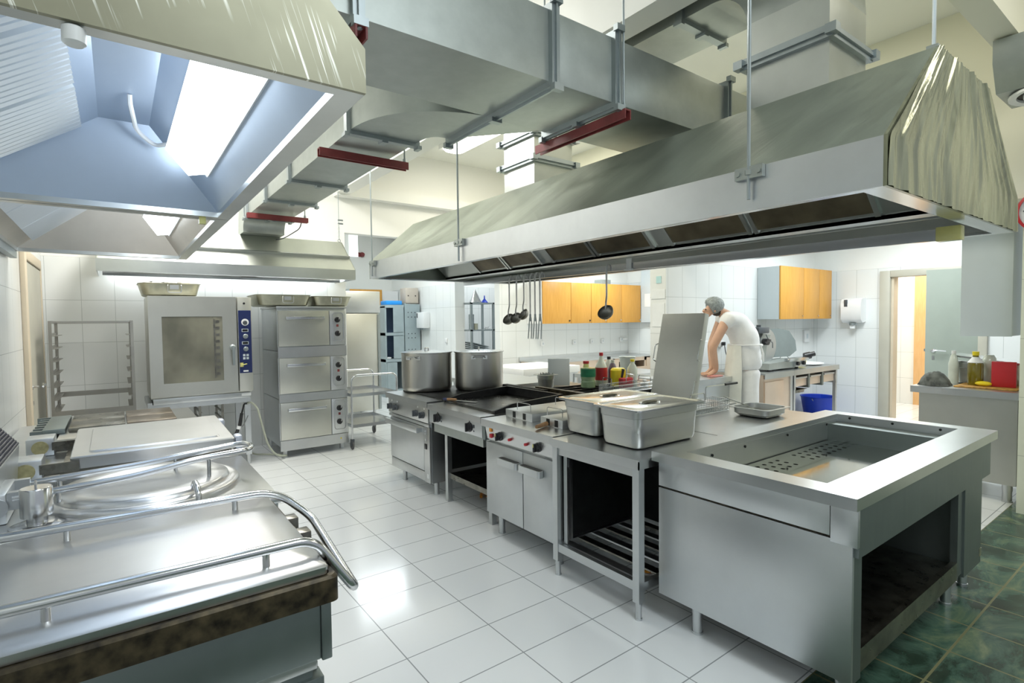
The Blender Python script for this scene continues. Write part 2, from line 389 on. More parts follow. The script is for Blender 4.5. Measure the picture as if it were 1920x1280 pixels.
# rooms beyond the openings
struct('wall_far_left', box(2.53, 2.66, 7.75, 12.2, 0, 3.6), PAINT)
struct('wall_far_back', box(2.53, 8.75, 12.2, 12.3, 0, 3.6), PAINT)
struct('wall_partition', box(5.4, 5.62, 9.2, 12.2, 0, 3.4), TILEX)
struct('wall_store_back', box(5.62, 8.75, 10.2, 10.3, 0, 3.4), TILEY)
struct('ceiling_far', box(2.53, 8.75, 7.75, 12.3, 3.6, 3.7), PAINT)
struct('trim_far_column', box(3.83, 4.02, 10.7, 10.95, 2.93, 3.6), PAINT)
struct('wall_corridor', box(11.6, 11.7, 1.0, 5.0, 0, 3.0), TILEX)
struct('wall_corridor_end', box(9.8, 11.6, 4.3, 4.4, 0, 3.0), TILEY)
struct('ceiling_corridor', box(9.65, 11.7, 1.0, 4.4, 3.0, 3.1), PAINT)
struct('baseboard_left', box(-.62, -.605, 5.5, 5.88, 0, .08), FRAMEB)

# left wall door
d = struct('door_left', box(-.62, -.608, 6.06, 7.28, 0, 2.16), FRAMEG)
fr = MB(); fr.box(-.62, -.585, 5.92, 6.05, 0, 2.26, b=.006); fr.box(-.62, -.604, 7.28, 7.38, 0, 2.26); fr.box(-.62, -.595, 6.05, 7.28, 2.17, 2.26, b=.006)
obj('door_frame', fr, FRAMEB, d)
h = MB(); h.lathe([(.0, 0), (.024, 0), (.024, .012), (.01, .014), (.01, .05), (0, .05)], (-.608, 6.2, 1.07), 16, 'x')
h.tube(fillet([(-.54, 6.2, 1.07), (-.53, 6.2, 1.07), (-.525, 6.33, 1.075), (-.54, 6.36, 1.08)], .02), .010, 8)
obj('door_handle', h, SHINY, d)
k = MB(); k.lathe([(0, 0), (.02, 0), (.02, .012), (0, .014)], (-.608, 6.2, .93), 14, 'x'); obj('key_plate', k, SHINY, d)

# right wall door: frame in the opening, leaf standing a little open
fr = MB(); fr.box(9.60, 9.84, 3.20, 3.34, 0, 2.30, b=.008); fr.box(9.60, 9.84, 2.04, 2.14, 0, 2.30, b=.008); fr.box(9.60, 9.84, 2.14, 3.20, 2.20, 2.30, b=.008)
d = struct('door_right', fr, FRAMEG)
obj('inner_jamb', box(9.66, 9.83, 3.165, 3.198, 0, 2.2), FRAMEB, d)
lf = MB(); lf.box(-.02, .02, 0, .92, .01, 2.19)
MD = Matrix.Translation((9.63, 2.14, 0)) @ Matrix.Rotation(R(11), 4, 'Z')
lf = MB(); lf.box(-.02, .02, 0, .585, .01, 2.26, M=MD); leaf = obj('door_leaf', lf, DOORG, d)
h = MB(); h.lathe([(0, 0), (.03, 0), (.03, .01), (.012, .014), (.012, .06), (0, .06)], (0, 0, 0), 16, 'x')
h.tube(fillet([(.05, 0, 0), (.055, -.03, 0), (.055, -.15, -.005)], .02), .011, 8)
for v in h.bm.verts: v.co = MD @ Vector((-.02 - v.co.x, .60 + v.co.y - .11, 1.10 + v.co.z))
obj('door_handle', h, SHINY, leaf)
k = MB(); k.box(-.023, -.02, .475, .505, .96, 1.02, M=MD); obj('key_plate', k, SHINY, leaf)
k = MB(); k.box(-.012, .012, .585, .60, 1.08, 1.12, M=MD); obj('latch', k, SHINY, leaf)
fr = MB(); fr.box(11.54, 11.6, 3.28, 3.46, 0, 2.32); fr.box(11.54, 11.6, 2.3, 2.42, 0, 2.32); fr.box(11.54, 11.6, 2.42, 3.28, 2.2, 2.32)
d = struct('door_corridor', fr, OAK)
obj('door_leaf', box(11.57, 11.598, 2.42, 3.28, 0, 2.2), OAK, d)

# ------------------------------------------------------------------ ducts
def flange_rect_x(parent, x, y0, y1, z0, z1, t=.03, w=.05):
    m = MB(); m.box(x - w / 2, x + w / 2, y0 - t, y0, z0 - t, z1 + t); m.box(x - w / 2, x + w / 2, y1, y1 + t, z0 - t, z1 + t)
    m.box(x - w / 2, x + w / 2, y0, y1, z0 - t, z0); m.box(x - w / 2, x + w / 2, y0, y1, z1, z1 + t)
    m.box(x - .006, x + .006, y0 - t - .012, y1 + t + .012, z0 - t - .012, z0 - t); m.box(x - .006, x + .006, y0 - t - .012, y0 - t, z0 - t, z1 + t)
    for y in (y0 - t - .012, y1 + t):
        for z in (z0 - t - .014, z1 + t): m.box(x - .03, x + .03, y - .01, y + .022, z - .01, z + .024)
    m.box(x - .035, x + .035, (y0 + y1) / 2 - .02, (y0 + y1) / 2 + .02, z0 - t - .02, z0 - t + .005)
    return obj('flange', m, GALVD, parent)
def flange_rect_y(parent, y, x0, x1, z0, z1, t=.025, w=.05):
    m = MB(); m.box(x0 - t, x0, y - w / 2, y + w / 2, z0 - t, z1 + t); m.box(x1, x1 + t, y - w / 2, y + w / 2, z0 - t, z1 + t)
    m.box(x0, x1, y - w / 2, y + w / 2, z0 - t, z0); m.box(x0, x1, y - w / 2, y + w / 2, z1, z1 + t)
    for x in (x0 - t - .008, x1 + t - .012): m.box(x - .005, x + .025, y - .03, y + .03, z0 - t - .014, z0 - t + .01)
    m.box((x0 + x1) / 2 - .02, (x0 + x1) / 2 + .02, y - .035, y + .035, z0 - t - .016, z0 - t + .005)
    return obj('flange', m, GALVD, parent)
def flange_rect_z(parent, z, x0, x1, y0, y1, t=.025, w=.06):
    m = MB()
    for a, b, c, d_ in ((x0 - t, x0, y0 - t, y1 + t), (x1, x1 + t, y0 - t, y1 + t), (x0, x1, y0 - t, y0), (x0, x1, y1, y1 + t)): m.box(a, b, c, d_, z - w / 2, z + w / 2)
    for a, b, c, d_ in ((x0 - t - .012, x0 - t, y0 - t - .012, y1 + t + .012), (x0 - t, x1 + t, y0 - t - .012, y0 - t)): m.box(a, b, c, d_, z - .008, z + .008)
    for x in (x0 - t, x1 + t):
        for y in (y0 - t, y1 + t): m.box(x - .025, x + .025, y - .025, y + .025, z - .022, z + .022)
    return obj('flange', m, GALVD, parent)
def channel_bracket(parent, p0, p1, rods):
    a, b = Vector(p0), Vector(p1); d_ = (b - a).normalized(); s_ = d_.cross(Vector((0, 0, 1)))
    m = MB()
    for o, wd, z0, z1 in ((-.0, .05, 0, .008), (-.021, .008, -.045, 0), (.021, .008, -.045, 0)):
        c0 = a + s_ * o; c1 = b + s_ * o
        q = [c0 - s_ * wd / 2, c0 + s_ * wd / 2, c1 + s_ * wd / 2, c1 - s_ * wd / 2]
        m.loft([[p + Vector((0, 0, z0)) for p in q], [p + Vector((0, 0, z1)) for p in q]])
    br = obj('bracket', m, REDOX, parent); part_label(br, 'red painted steel channel holding up the duct')
    for r in rods:
        k = MB(); k.cyl(r, (r[0], r[1], ZC), .006, seg=8); k.cyl((r[0], r[1], r[2] - .02), (r[0], r[1], r[2] + .03), .012, seg=6)
        obj('hanging_rod', k, GALVD, br)
# main duct across the room with its swept branch towards the back hood
du = thing('ventilation_duct', 'large galvanised rectangular air duct crossing the room below the ceiling, on red brackets', 'duct', (1.8, 2.4, 2.8))
obj('duct_casing', box(1.83, 4.6, 2.09, 2.67, 2.80, 3.155, b=.004), GALV, du)
def bez(p, q, r_, s_, n=14):
    return [((1 - t) ** 3 * p[0] + 3 * (1 - t) ** 2 * t * q[0] + 3 * (1 - t) * t * t * r_[0] + t ** 3 * s_[0], (1 - t) ** 3 * p[1] + 3 * (1 - t) ** 2 * t * q[1] + 3 * (1 - t) * t * t * r_[1] + t ** 3 * s_[1]) for t in [i / n for i in range(n + 1)]]
poly = [(.45, 2.09), (1.83, 2.09), (1.83, 3.10)] + bez((1.78, 3.12), (1.70, 3.12), (1.665, 3.16), (1.665, 3.32), 8) + bez((1.215, 3.32), (1.22, 2.95), (1.45, 2.72), (1.77, 2.655), 14) + [(.45, 2.66)]
m = MB(); m.prism(poly, 2.80, 3.155); obj('swept_branch', m, GALV, du, angle=25)
m = MB(); m.prism([(1.83, 2.67), (2.21, 2.67), (1.83, 3.09)], 2.802, 3.153); obj('duct_reducer', m, GALV, du)
flange_rect_x(du, 1.815, 2.09, 3.11, 2.80, 3.155); flange_rect_x(du, 2.27, 2.09, 2.67, 2.80, 3.155); flange_rect_x(du, 3.36, 2.09, 2.67, 2.80, 3.155); flange_rect_x(du, .80, 2.09, 2.66, 2.80, 3.155)
channel_bracket(du, (2.30, 2.02, 2.745), (2.30, 2.80, 2.745), [(2.30, 2.05, 2.76), (2.30, 2.72, 2.76)])
channel_bracket(du, (.80, 2.04, 2.745), (.80, 2.72, 2.745), [(.80, 2.06, 2.76), (.80, 2.70, 2.76)])
# branch running back to the oven hood
db = thing('ventilation_duct', 'long galvanised branch duct running back above the ovens and turning down into their hood', 'duct', (1.44, 5.2, 2.8))
obj('duct_casing', box(1.215, 1.665, 3.33, 6.72, 2.80, 3.12, b=.003), GALV, db)
el = MB(); secs = []
for i in range(9):
    a = R(90 * i / 8)
    cy, cz = 6.72, 2.68      # bend turning from +Y down to -Z
    ro, ri = .44, .12
    secs.append([(x, cy + r_ * math.sin(a), cz + r_ * math.cos(a)) for x, r_ in ((1.215, ri), (1.665, ri), (1.665, ro), (1.215, ro))])
el.loft(secs, c0=True, c1=False); el.loft([secs[-1], [(p[0], p[1], 2.657) for p in secs[-1]]], c0=False)
obj('duct_elbow', el, GALV, db, angle=25)
for y in (3.34, 4.74, 5.62, 6.55, 6.66): flange_rect_y(db, y, 1.215, 1.665, 2.80, 3.12)
channel_bracket(db, (1.12, 3.66, 2.755), (1.76, 3.66, 2.755), [(1.74, 3.66, 2.76)])
channel_bracket(db, (1.14, 6.20, 2.755), (1.76, 6.20, 2.755), [(1.73, 6.20, 2.76)])
c = MB(); c.tube(fillet([(1.70, 6.21, 2.74), (1.70, 6.3, 2.66), (1.60, 6.6, 2.58), (1.62, 7.22, 2.64)], .15), .006, 6)
obj('loose_cable', c, DKGREY, db)
# exhaust over the island hood
dx = thing('exhaust_duct', 'tall exhaust duct rising from the near end of the central hood and bending over', 'duct', (3.0, 1.4, 2.68))
X0, X1 = 2.80, 3.22
obj('riser', box(X0, X1, 1.20, 1.62, 2.672, 3.18), HOODST, dx)
el = MB(); secs = []
for i in range(13):
    a = R(90 * i / 12); cy, cz = 1.835, 3.18; ri, ro = .215, .635
    secs.append([(x, cy - r_ * math.cos(a), cz + r_ * math.sin(a)) for x, r_ in ((X0, ri), (X1, ri), (X1, ro), (X0, ro))])
el.loft(secs, c0=False)
obj('duct_elbow', el, GALV, dx, angle=25)
obj('top_duct', box(X0, X1, 1.835, 3.30, 3.395, 3.815), GALV, dx)
flange_rect_z(dx, 2.965, X0, X1, 1.20, 1.62); flange_rect_y(dx, 2.04, X0, X1, 3.395, 3.815)
db2 = thing('exhaust_duct', 'square exhaust duct standing on the central hood behind the crossing duct', 'duct', (3.0, 3.45, 2.68))
el = MB(); secs = []
for i in range(9):
    a = R(90 * i / 8); cy, cz = 3.30, 3.235; ri, ro = .16, .58
    secs.append([(x, cy + r_ * math.sin(a), cz + r_ * math.cos(a)) for x, r_ in ((X0, ri), (X1, ri), (X1, ro), (X0, ro))])
el.loft(secs + [[(p[0], p[1], 2.672) for p in secs[-1]]]); obj('riser', el, HOODST, db2, angle=25)
flange_rect_z(db2, 2.93, X0, X1, 3.46, 3.88); flange_rect_z(db2, 3.14, X0, X1, 3.46, 3.88)
# supply diffuser box at the right
ds = thing('air_diffuser', 'galvanised duct end with a round white ceiling diffuser, high at the right', 'diffuser', (4.94, .7, 3.04))
m = MB(); m.prism([(4.68, 3.39), (4.68, 3.24), (4.78, 3.07), (5.2, 3.07), (5.2, 3.39)], .2, 1.0, 'y'); obj('duct_end', m, GALV, ds)
m = MB(); m.lathe([(.20, 0), (.24, -.005), (.24, .012), (.2, .02)], (4.96, .73, 3.045), 28)
m.lathe([(.13, -.008), (.165, -.004), (.165, .015), (.13, .015)], (4.96, .73, 3.045), 28); m.lathe([(.0, -.012), (.09, -.008), (.09, .015), (0, .015)], (4.96, .73, 3.045), 28)
obj('diffuser_rings', m, WHITE, ds)
m = MB(); m.lathe([(0, .016), (.2, .016), (.2, .024), (0, .024)], (4.96, .73, 3.045), 24); obj('diffuser_throat', m, SOOTSHADE, ds)

# ------------------------------------------------------------------ hoods over the left line
def wall_hood(y0, y1, near, label, liner, lamp_y0, lamp_y1):
    t = thing('extractor_hood', label, 'hood', (-.06, (y0 + y1) / 2, 2.15))
    xr_ = .503
    prof = [(-.61, 2.15), (xr_, 2.15), (xr_, 2.255), (-.01, 2.80), (-.61, 2.80)]
    # outer skin: roof, front fascia, two ends
    m = MB(); m.slab([(xr_, y0 + .012, 2.15), (xr_, y1 - .012, 2.15), (xr_, y1 - .012, 2.255), (xr_, y0 + .012, 2.255)], (-.012, 0, 0)); obj('fascia', m, HOODST, t)
    m = MB(); m.slab([(xr_, y0 + .012, 2.255), (xr_, y1 - .012, 2.255), (-.01, y1 - .012, 2.80), (-.01, y0 + .012, 2.80)], (-.008, 0, -.008)); m.slab([(-.01, y0 + .012, 2.80), (-.01, y1 - .012, 2.80), (-.61, y1 - .012, 2.80), (-.61, y0 + .012, 2.80)], (0, 0, -.01)); obj('roof_panel', m, HOODST, t)
    m = MB(); m.slab([(x, y0, z) for x, z in prof], (0, .012, 0)); e = obj('end_panel', m, CREAMST if near else HOODST, t)
    if near: part_label(e, 'cream end panel still wearing torn protective film')
    m = MB(); m.slab([(x, y1, z) for x, z in prof], (0, -.012, 0)); obj('end_panel', m, HOODST, t)
    # lip all round the mouth
    m = MB(); lw = .05
    xl_ = xr_ - .012
    for a in ((-.61, xl_, y0 + .012, y0 + lw), (-.61, xl_, y1 - lw, y1 - .012), (xl_ - lw, xl_, y0 + lw, y1 - lw), (-.61, -.56, y0 + lw, y1 - lw)): m.box(*a, 2.15, 2.175)
    obj('mouth_lip', m, HOODST, t)
    # liner: four sloping faces up to a narrow flat
    xa, xb, ya, yb = -.56, xr_ - .06, y0 + lw, y1 - lw; fx0, fx1 = -.035, .155; fy0, fy1 = ya + .35, yb - .28; zf = 2.60
    if liner is HOODIN: fy0, fy1, zf = ya, yb - .10, 2.53
    A = [(xa, ya, 2.175), (xb, ya, 2.175), (xb, yb, 2.175), (xa, yb, 2.175)]; B = [(fx0, fy0, zf), (fx1, fy0, zf), (fx1, fy1, zf), (fx0, fy1, zf)]
    m = MB(); m.slab([A[1], A[2], B[2], B[1]], (.006, 0, .008)); m.slab([A[2], A[3], B[3], B[2]], (0, .008, .006)); m.slab([B[0], B[1], B[2], B[3]], (0, 0, .008))
    m.slab([A[0], A[1], B[1], B[0]], (0, -.008, .006)); obj('liner', m, liner, t)
    # filter side: frame strip plus corrugated baffle cassettes
    m = MB(); m.slab([A[3], A[0], B[0], B[3]], (-.008, 0, .006)); obj('filter_frame', m, liner, t)
    u = Vector((fx0 - xa, 0, zf - 2.175)); L_ = u.length; u.normalize(); nrm = Vector((u.z, 0, -u.x))
    k = max(2, round((yb - ya - .5) / .5)); fw = (yb - ya - .30) / k
    for i in range(k):
        m = MB(); c0 = ya + .14 + i * fw + .012; c1 = c0 + fw - .024; nb = 11
        for j in range(nb):
            yy = c0 + (c1 - c0) * (j + .5) / nb; rr = (c1 - c0) / nb * .53
            s0 = Vector((xa, yy, 2.175)) + u * .10 + nrm * .012; s1 = Vector((xa, yy, 2.175)) + u * (L_ - .09) + nrm * .012
            m.tube([s0, s1], rr, 8)
        obj('baffle_filter', m, BAFFLE, t)
    # lamp housing on the sloping front liner
    v = Vector((fx1 - xb, 0, zf - 2.175)); Lv = v.length; v.normalize(); nv = Vector((-v.z, 0, v.x))
    a0 = Vector((xb, 0, 2.175)) + v * (Lv * .30); a1 = Vector((xb, 0, 2.175)) + v * (Lv * .72)
    if nv.z > 0: nv = -nv
    def ring(y): return [a0 + nv * .012 + Vector((0, y, 0)), a0 + nv * .075 + v * .03 + Vector((0, y, 0)), a1 + nv * .075 - v * .03 + Vector((0, y, 0)), a1 + nv * .012 + Vector((0, y, 0))]
    m = MB(); m.loft([ring(lamp_y0), ring(lamp_y1)]); lp = obj('lamp_diffuser', m, HOODLAMP, t); part_label(lp, 'glowing white lamp cover')
    m = MB(); m.slab([a0 - v * .012 + Vector((0, lamp_y0 - .02, 0)), a1 + v * .012 + Vector((0, lamp_y0 - .02, 0)), a1 + v * .012 + Vector((0, lamp_y1 + .02, 0)), a0 - v * .012 + Vector((0, lamp_y1 + .02, 0))], nv * .012); obj('lamp_tray', m, WHITE, t)
    return t
HOODLAMP = emit('hood_lamp_glow', (.84, .93, 1.0), 8.5)
h1 = wall_hood(1.262, 3.20, True, 'large stainless wall hood in the foreground with cream end panel and lit inside', HOODIN, 1.55, 2.78)
h2 = wall_hood(3.21, 5.36, False, 'second stainless wall hood behind the foreground one with browned lining', steel('warm_liner_steel', (.60, .565, .515), .36, (5, 5, .5), .08, .14, .001, metal=.7), 3.6, 4.95)
c = MB(); c.tube(fillet([(.074, 2.68, 2.53), (.075, 2.70, 2.50), (.10, 2.92, 2.46), (.17, 2.98, 2.42), (.25, 2.79, 2.40)], .12, 8), .009, 8); obj('lamp_cable', c, CABLE, h1)
c = MB(); c.lathe([(0, -.016), (.014, -.016), (.0185, -.012), (.0185, .014), (.012, .018), (0, .018)], (-.045, 1.283, 2.13), 20); part_label(obj('sensor_cap', c, WHITE, h1), 'white plastic cap taped under the edge')
c = MB(); c.box(.36, .39, 3.17, 3.20, 2.115, 2.15); obj('edge_clip', c, YELLOIL, h1)
# dark rail under the wall side of the far hood
c = MB(); c.box(-.61, -.57, 3.25, 5.36, 2.10, 2.15); obj('drip_channel', c, GALVD, h2)

# ------------------------------------------------------------------ hood over the ovens
bh = thing('extractor_hood', 'wide pale steel hood on the back wall above the two ovens', 'hood', (1.2, 7.2, 2.15))
m = MB(); m.slab([(-.145, 6.8, 2.15), (2.515, 6.8, 2.15), (2.515, 6.8, 2.275), (-.145, 6.8, 2.275)], (0, .012, 0)); obj('fascia', m, HOODST, bh)
m = MB(); m.slab([(-.145, 6.8, 2.275), (2.515, 6.8, 2.275), (2.43, 7.05, 2.655), (-.06, 7.05, 2.655)], (0, .01, -.006)); m.slab([(-.06, 7.05, 2.655), (2.43, 7.05, 2.655), (2.43, 7.595, 2.655), (-.06, 7.595, 2.655)], (0, 0, -.008))
m.slab([(2.515, 6.8, 2.275), (2.43, 7.05, 2.655), (2.43, 7.595, 2.655), (2.515, 7.595, 2.275)], (-.01, 0, 0)); m.slab([(-.145, 6.8, 2.275), (-.06, 7.05, 2.655), (-.06, 7.595, 2.655), (-.145, 7.595, 2.275)], (.01, 0, 0)); obj('roof_panel', m, steel('pale_hood_steel', (.60, .62, .56), .42, (3, 3, .4), .05, .12, .02), bh)
m = MB(); m.box(-.145, -.133, 6.812, 7.595, 2.15, 2.275); m.box(2.503, 2.515, 6.812, 7.595, 2.15, 2.275); obj('end_panel', m, HOODST, bh)
m = MB(); m.slab([(-.10, 7.28, 2.17), (2.47, 7.28, 2.17), (2.47, 6.86, 2.45), (-.10, 6.86, 2.45)], (0, .01, .01)); m.box(-.10, 2.47, 7.28, 7.34, 2.14, 2.17); m.box(-.13, 2.50, 6.815, 6.86, 2.15, 2.165); obj('inner_baffle', m, SHINY, bh)
m = MB(); m.box(-.05, 2.42, 7.42, 7.52, 2.19, 2.23, b=.01); part_label(obj('lamp_diffuser', m, emit('oven_hood_lamp', (.93, .98, 1), 9), bh), 'lit tube behind the baffle')
ch = thing('hanging_chain', 'thin chain with a ring holding the right corner of the oven hood', 'chain', (2.40, 7.0, 2.66))
m = MB(); m.cyl((2.40, 7.06, 2.95), (2.40, 7.06, ZC), .004, seg=6); obj('wire', m, GALVD, ch)
m = MB()
for i in range(10):
    z = 2.70 + i * .026; a = i % 2
    m.tube([(2.40 + (.007 * math.cos(q) if a else 0), 7.06 + (0 if a else .007 * math.cos(q)), z + .016 * math.sin(q)) for q in [2 * PI * j / 10 for j in range(10)]], .0028, 5, closed=True)
for z in (2.90, 2.945): m.cyl((2.39, 7.06, z), (2.455, 7.06, z), .010, seg=6)
obj('chain_links', m, GALVD, ch)
m = MB(); m.tube([(2.40 + .018 * math.cos(q), 7.06, 2.675 + .018 * math.sin(q)) for q in [2 * PI * j / 14 for j in range(14)]], .004, 6, closed=True); obj('ring', m, GALVD, ch)

# ------------------------------------------------------------------ hood over the island
ih = thing('island_hood', 'long central extractor hood hung over the cooking island, wrapped in cloudy film', 'hood', (3.05, 3.05, 2.05))
yn, yf = .73, 5.41; xl, xr, tl, tr = 2.15, 3.97, 2.66, 3.36
m = MB(); m.slab([(xl, yn + .012, 2.05), (xl, yf - .012, 2.05), (xl, yf - .012, 2.225), (xl, yn + .012, 2.225)], (.012, 0, 0)); fa = obj('fascia', m, steel('scratched_fascia_steel', (.66, .68, .71), .34, (3, 3, .4), .08, .2, .04), ih)
m = MB(); m.slab([(xr, yn + .012, 2.05), (xr, yf - .012, 2.05), (xr, yf - .012, 2.225), (xr, yn + .012, 2.225)], (-.012, 0, 0)); obj('fascia', m, HOODST, ih)
m = MB(); ya_, yb_ = yn + .012, yf - .012
m.slab([(xl, ya_, 2.225), (xl, yb_, 2.225), (tl, yb_, 2.67), (tl, ya_, 2.67)], (.008, 0, -.008)); m.slab([(xr, ya_, 2.225), (xr, yb_, 2.225), (tr, yb_, 2.67), (tr, ya_, 2.67)], (-.008, 0, -.008)); m.slab([(tl, ya_, 2.67), (tl, yb_, 2.67), (tr, yb_, 2.67), (tr, ya_, 2.67)], (0, 0, -.01))
part_label(obj('roof_panel', m, FILM, ih), 'sloping roof covered in smeared plastic film')
for yy, o, mt in ((yn, .012, FILMEND), (yf, -.012, FILM)):
    m = MB(); m.slab([(xl, yy, 2.05), (xr, yy, 2.05), (xr, yy, 2.225), (tr, yy, 2.67), (tl, yy, 2.67), (xl, yy, 2.225)], (0, o, 0)); e = obj('end_panel', m, mt, ih)
    if mt is FILMEND:
        NX, NZ = 150, 30; wm = MB(); grid = []
        for i in range(NZ + 1):
            zz = 2.05 + .62 * i / NZ; tt = max(0, (zz - 2.225) / .445); a_, b_ = xl + (tl - xl) * tt, xr + (tr - xr) * tt; row = []
            for j in range(NX + 1):
                u_ = j / NX; xx = a_ + (b_ - a_) * u_; w_ = u_ * 30 + .7 * math.sin(zz * 5 + u_ * 9)
                am = .35 + .65 * math.sin(u_ * 11.3 + 1.2) ** 2
                d_ = am * (.010 * abs(math.sin(w_)) ** 3 + .006 * math.sin(w_ * 2.7 + zz * 4) + .003 * math.sin(w_ * 6.1 - zz * 11)) * (1.05 - .35 * i / NZ)
                row.append(wm.bm.verts.new((xx, yn - .0015 - max(0, d_), zz)))
            grid.append(row)
        for i in range(NZ):
            for j in range(NX): wm.F([grid[i][j], grid[i][j + 1], grid[i + 1][j + 1], grid[i + 1][j]])
        part_label(obj('protective_film', wm, FILMEND, e, angle=60), 'wrinkled yellowish plastic film')
m = MB()
for a in ((xl + .012, xr - .012, yn + .012, yn + .09), (xl + .012, xr - .012, yf - .09, yf - .012), (xl + .012, xl + .05, yn + .09, yf - .09), (xr - .06, xr - .012, yn + .09, yf - .09)): m.box(*a, 2.05, 2.065)
obj('mouth_lip', m, SHINY, ih)
# V bank of filters either side of a drip gutter
gx = 3.06
m = MB(); m.slab([(gx - .05, yn + .1, 2.09), (gx - .05, yf - .1, 2.09), (tl - .10, yf - .1, 2.50), (tl - .10, yn + .1, 2.50)], (.006, 0, .006)); m.slab([(gx + .05, yn + .1, 2.09), (gx + .05, yf - .1, 2.09), (tr + .10, yf - .1, 2.50), (tr + .10, yn + .1, 2.50)], (-.006, 0, .006)); obj('filter_frame', m, HOODST, ih)
u = Vector((tl - .10 - gx + .05, 0, 2.50 - 2.09)); Lu = u.length; u.normalize(); nu = Vector((-u.z, 0, u.x)); nu = -nu if nu.z > 0 else nu
ys = [1.02, 1.62, 2.22, 2.36, 2.90, 3.44, 3.56, 4.10, 4.64]
for a, b_ in ((1.05, 1.66), (1.70, 2.24), (2.40, 2.92), (2.96, 3.44), (3.60, 4.06), (4.10, 4.58)):
    q = Vector((gx - .05, 0, 2.09)); m = MB()
    m.slab([q + u * .03 + Vector((0, a, 0)), q + u * .03 + Vector((0, b_, 0)), q + u * (Lu - .04) + Vector((0, b_, 0)), q + u * (Lu - .04) + Vector((0, a, 0))], nu * .012); obj('mesh_filter', m, FILTER, ih)
    m = MB()
    for yy in (a, b_):
        m = MB(); m.slab([q + u * .01 + Vector((0, yy - .012, 0)), q + u * .01 + Vector((0, yy + .012, 0)), q + u * (Lu - .01) + Vector((0, yy + .012, 0)), q + u * (Lu - .01) + Vector((0, yy - .012, 0))], nu * .02); obj('filter_runner', m, HOODST, ih)
m = MB(); m.slab([(xl + .05, yn + .09, 2.066), (xl + .05, yn + .1, 2.066), (tl - .1, yn + .35, 2.50), (tl - .1, yn + .34, 2.50)], (0, .004, 0)); m.box(gx - .055, gx + .055, yn + .09, yf - .09, 2.068, 2.088); m.box(gx - .055, gx - .049, yn + .09, yf - .09, 2.068, 2.115); obj('drip_gutter', m, HOODST, ih)
m = MB(); m.box(gx + .12, gx + .32, yn + .10, yf - .09, 2.11, 2.125); m.box(gx + .12, gx + .126, yn + .10, yf - .09, 2.066, 2.125); obj('light_channel', m, HOODST, ih)
# utensil rail
m = MB(); MR = Matrix.Translation((3.30, 3.1, 2.02)) @ Matrix.Rotation(R(-.65), 4, 'X')
m.box(-.012, .012, -2.24, 2.30, -.028, .028, M=MR.copy() @ Matrix.Rotation(R(1.2), 4, 'X')); ur = obj('utensil_rail', m, SHINY, ih)
m = MB(); m.box(3.27, 3.33, .80, .90, 1.965, 2.035, b=.004); part_label(obj('rail_end_cap', m, YELLOIL, ur), 'yellowed plastic end cap')
m = MB(); m.box(3.275, 3.285, 2.85, 2.90, 2.0, 2.14); m.box(3.265, 3.295, 2.84, 2.91, 1.985, 2.0); obj('rail_clip', m, WHITE, ur)
# rods that hang the hood
def rod(x, y, zlow, label):
    t = thing('hanging_rod', label, 'rod', (x, y, zlow)); m = MB(); m.cyl((x, y, zlow), (x, y, ZC), .0075, seg=8); obj('threaded_rod', m, GALVD, t)
    m = MB(); m.box(x - .005, x + .020, y - .06, y + .06, 2.175, 2.225); m.cyl((x, y - .045, 2.2), (x - .012, y - .045, 2.2), .012, seg=6); m.cyl((x, y + .045, 2.2), (x - .012, y + .045, 2.2), .012, seg=6); m.cyl((x, y, 2.19), (x, y, 2.21), .016, seg=6); obj('rod_bracket', m, GALV, t)
rod(2.128, 1.22, 2.09, 'steel rod on the near front edge of the central hood')
rod(2.128, 3.56, 2.06, 'steel rod on the middle of the central hood front edge')
rod(2.128, 5.28, 2.07, 'steel rod at the far front corner of the central hood')
t = thing('hanging_rod', 'short rod above the near peak of the central hood', 'rod', (2.70, .76, 2.68)); m = MB(); m.cyl((2.70, .76, 2.67), (2.70, .76, ZC), .0075, seg=8); obj('threaded_rod', m, GALVD, t)
m = MB(); m.box(2.68, 2.72, .74, .78, 2.67, 2.69); obj('rod_bracket', m, GALV, t)
def legs(parent, pts, z1, r=.022, mat=None, z0=0.0):
    for x, y in pts:
        m = MB(); m.cyl((x, y, z0), (x, y, z1), r * .92, seg=14); m.cyl((x, y, z0), (x, y, z0 + .012), r * 1.08, seg=14); m.cyl((x, y, z0 + (z1 - z0) * .62), (x, y, z1), r, seg=14)
        obj('leg', m, mat or ST, parent)
def knob_x(parent, x, y, z, r=.024, mat=BLACKP):
    m = MB(); m.lathe([(0, 0), (r * 1.15, 0), (r * 1.15, -.008), (r * .9, -.012), (r * .85, -.03), (0, -.032)], (x, y, z), 18, 'x'); m.box(x - .045, x - .012, y - .007, y + .007, z - r, z + r, b=.003)
    return obj('knob', m, mat, parent)
def knob_y(parent, x, y, z, r=.024, mat=BLACKP, name='knob'):
    m = MB(); m.lathe([(0, 0), (r * 1.15, 0), (r * 1.15, -.008), (r * .9, -.012), (r * .85, -.03), (0, -.032)], (x, y, z), 18, 'y'); m.box(x - .006, x + .006, y - .04, y - .012, z - r, z + r, b=.003)
    return obj(name, m, mat, parent)

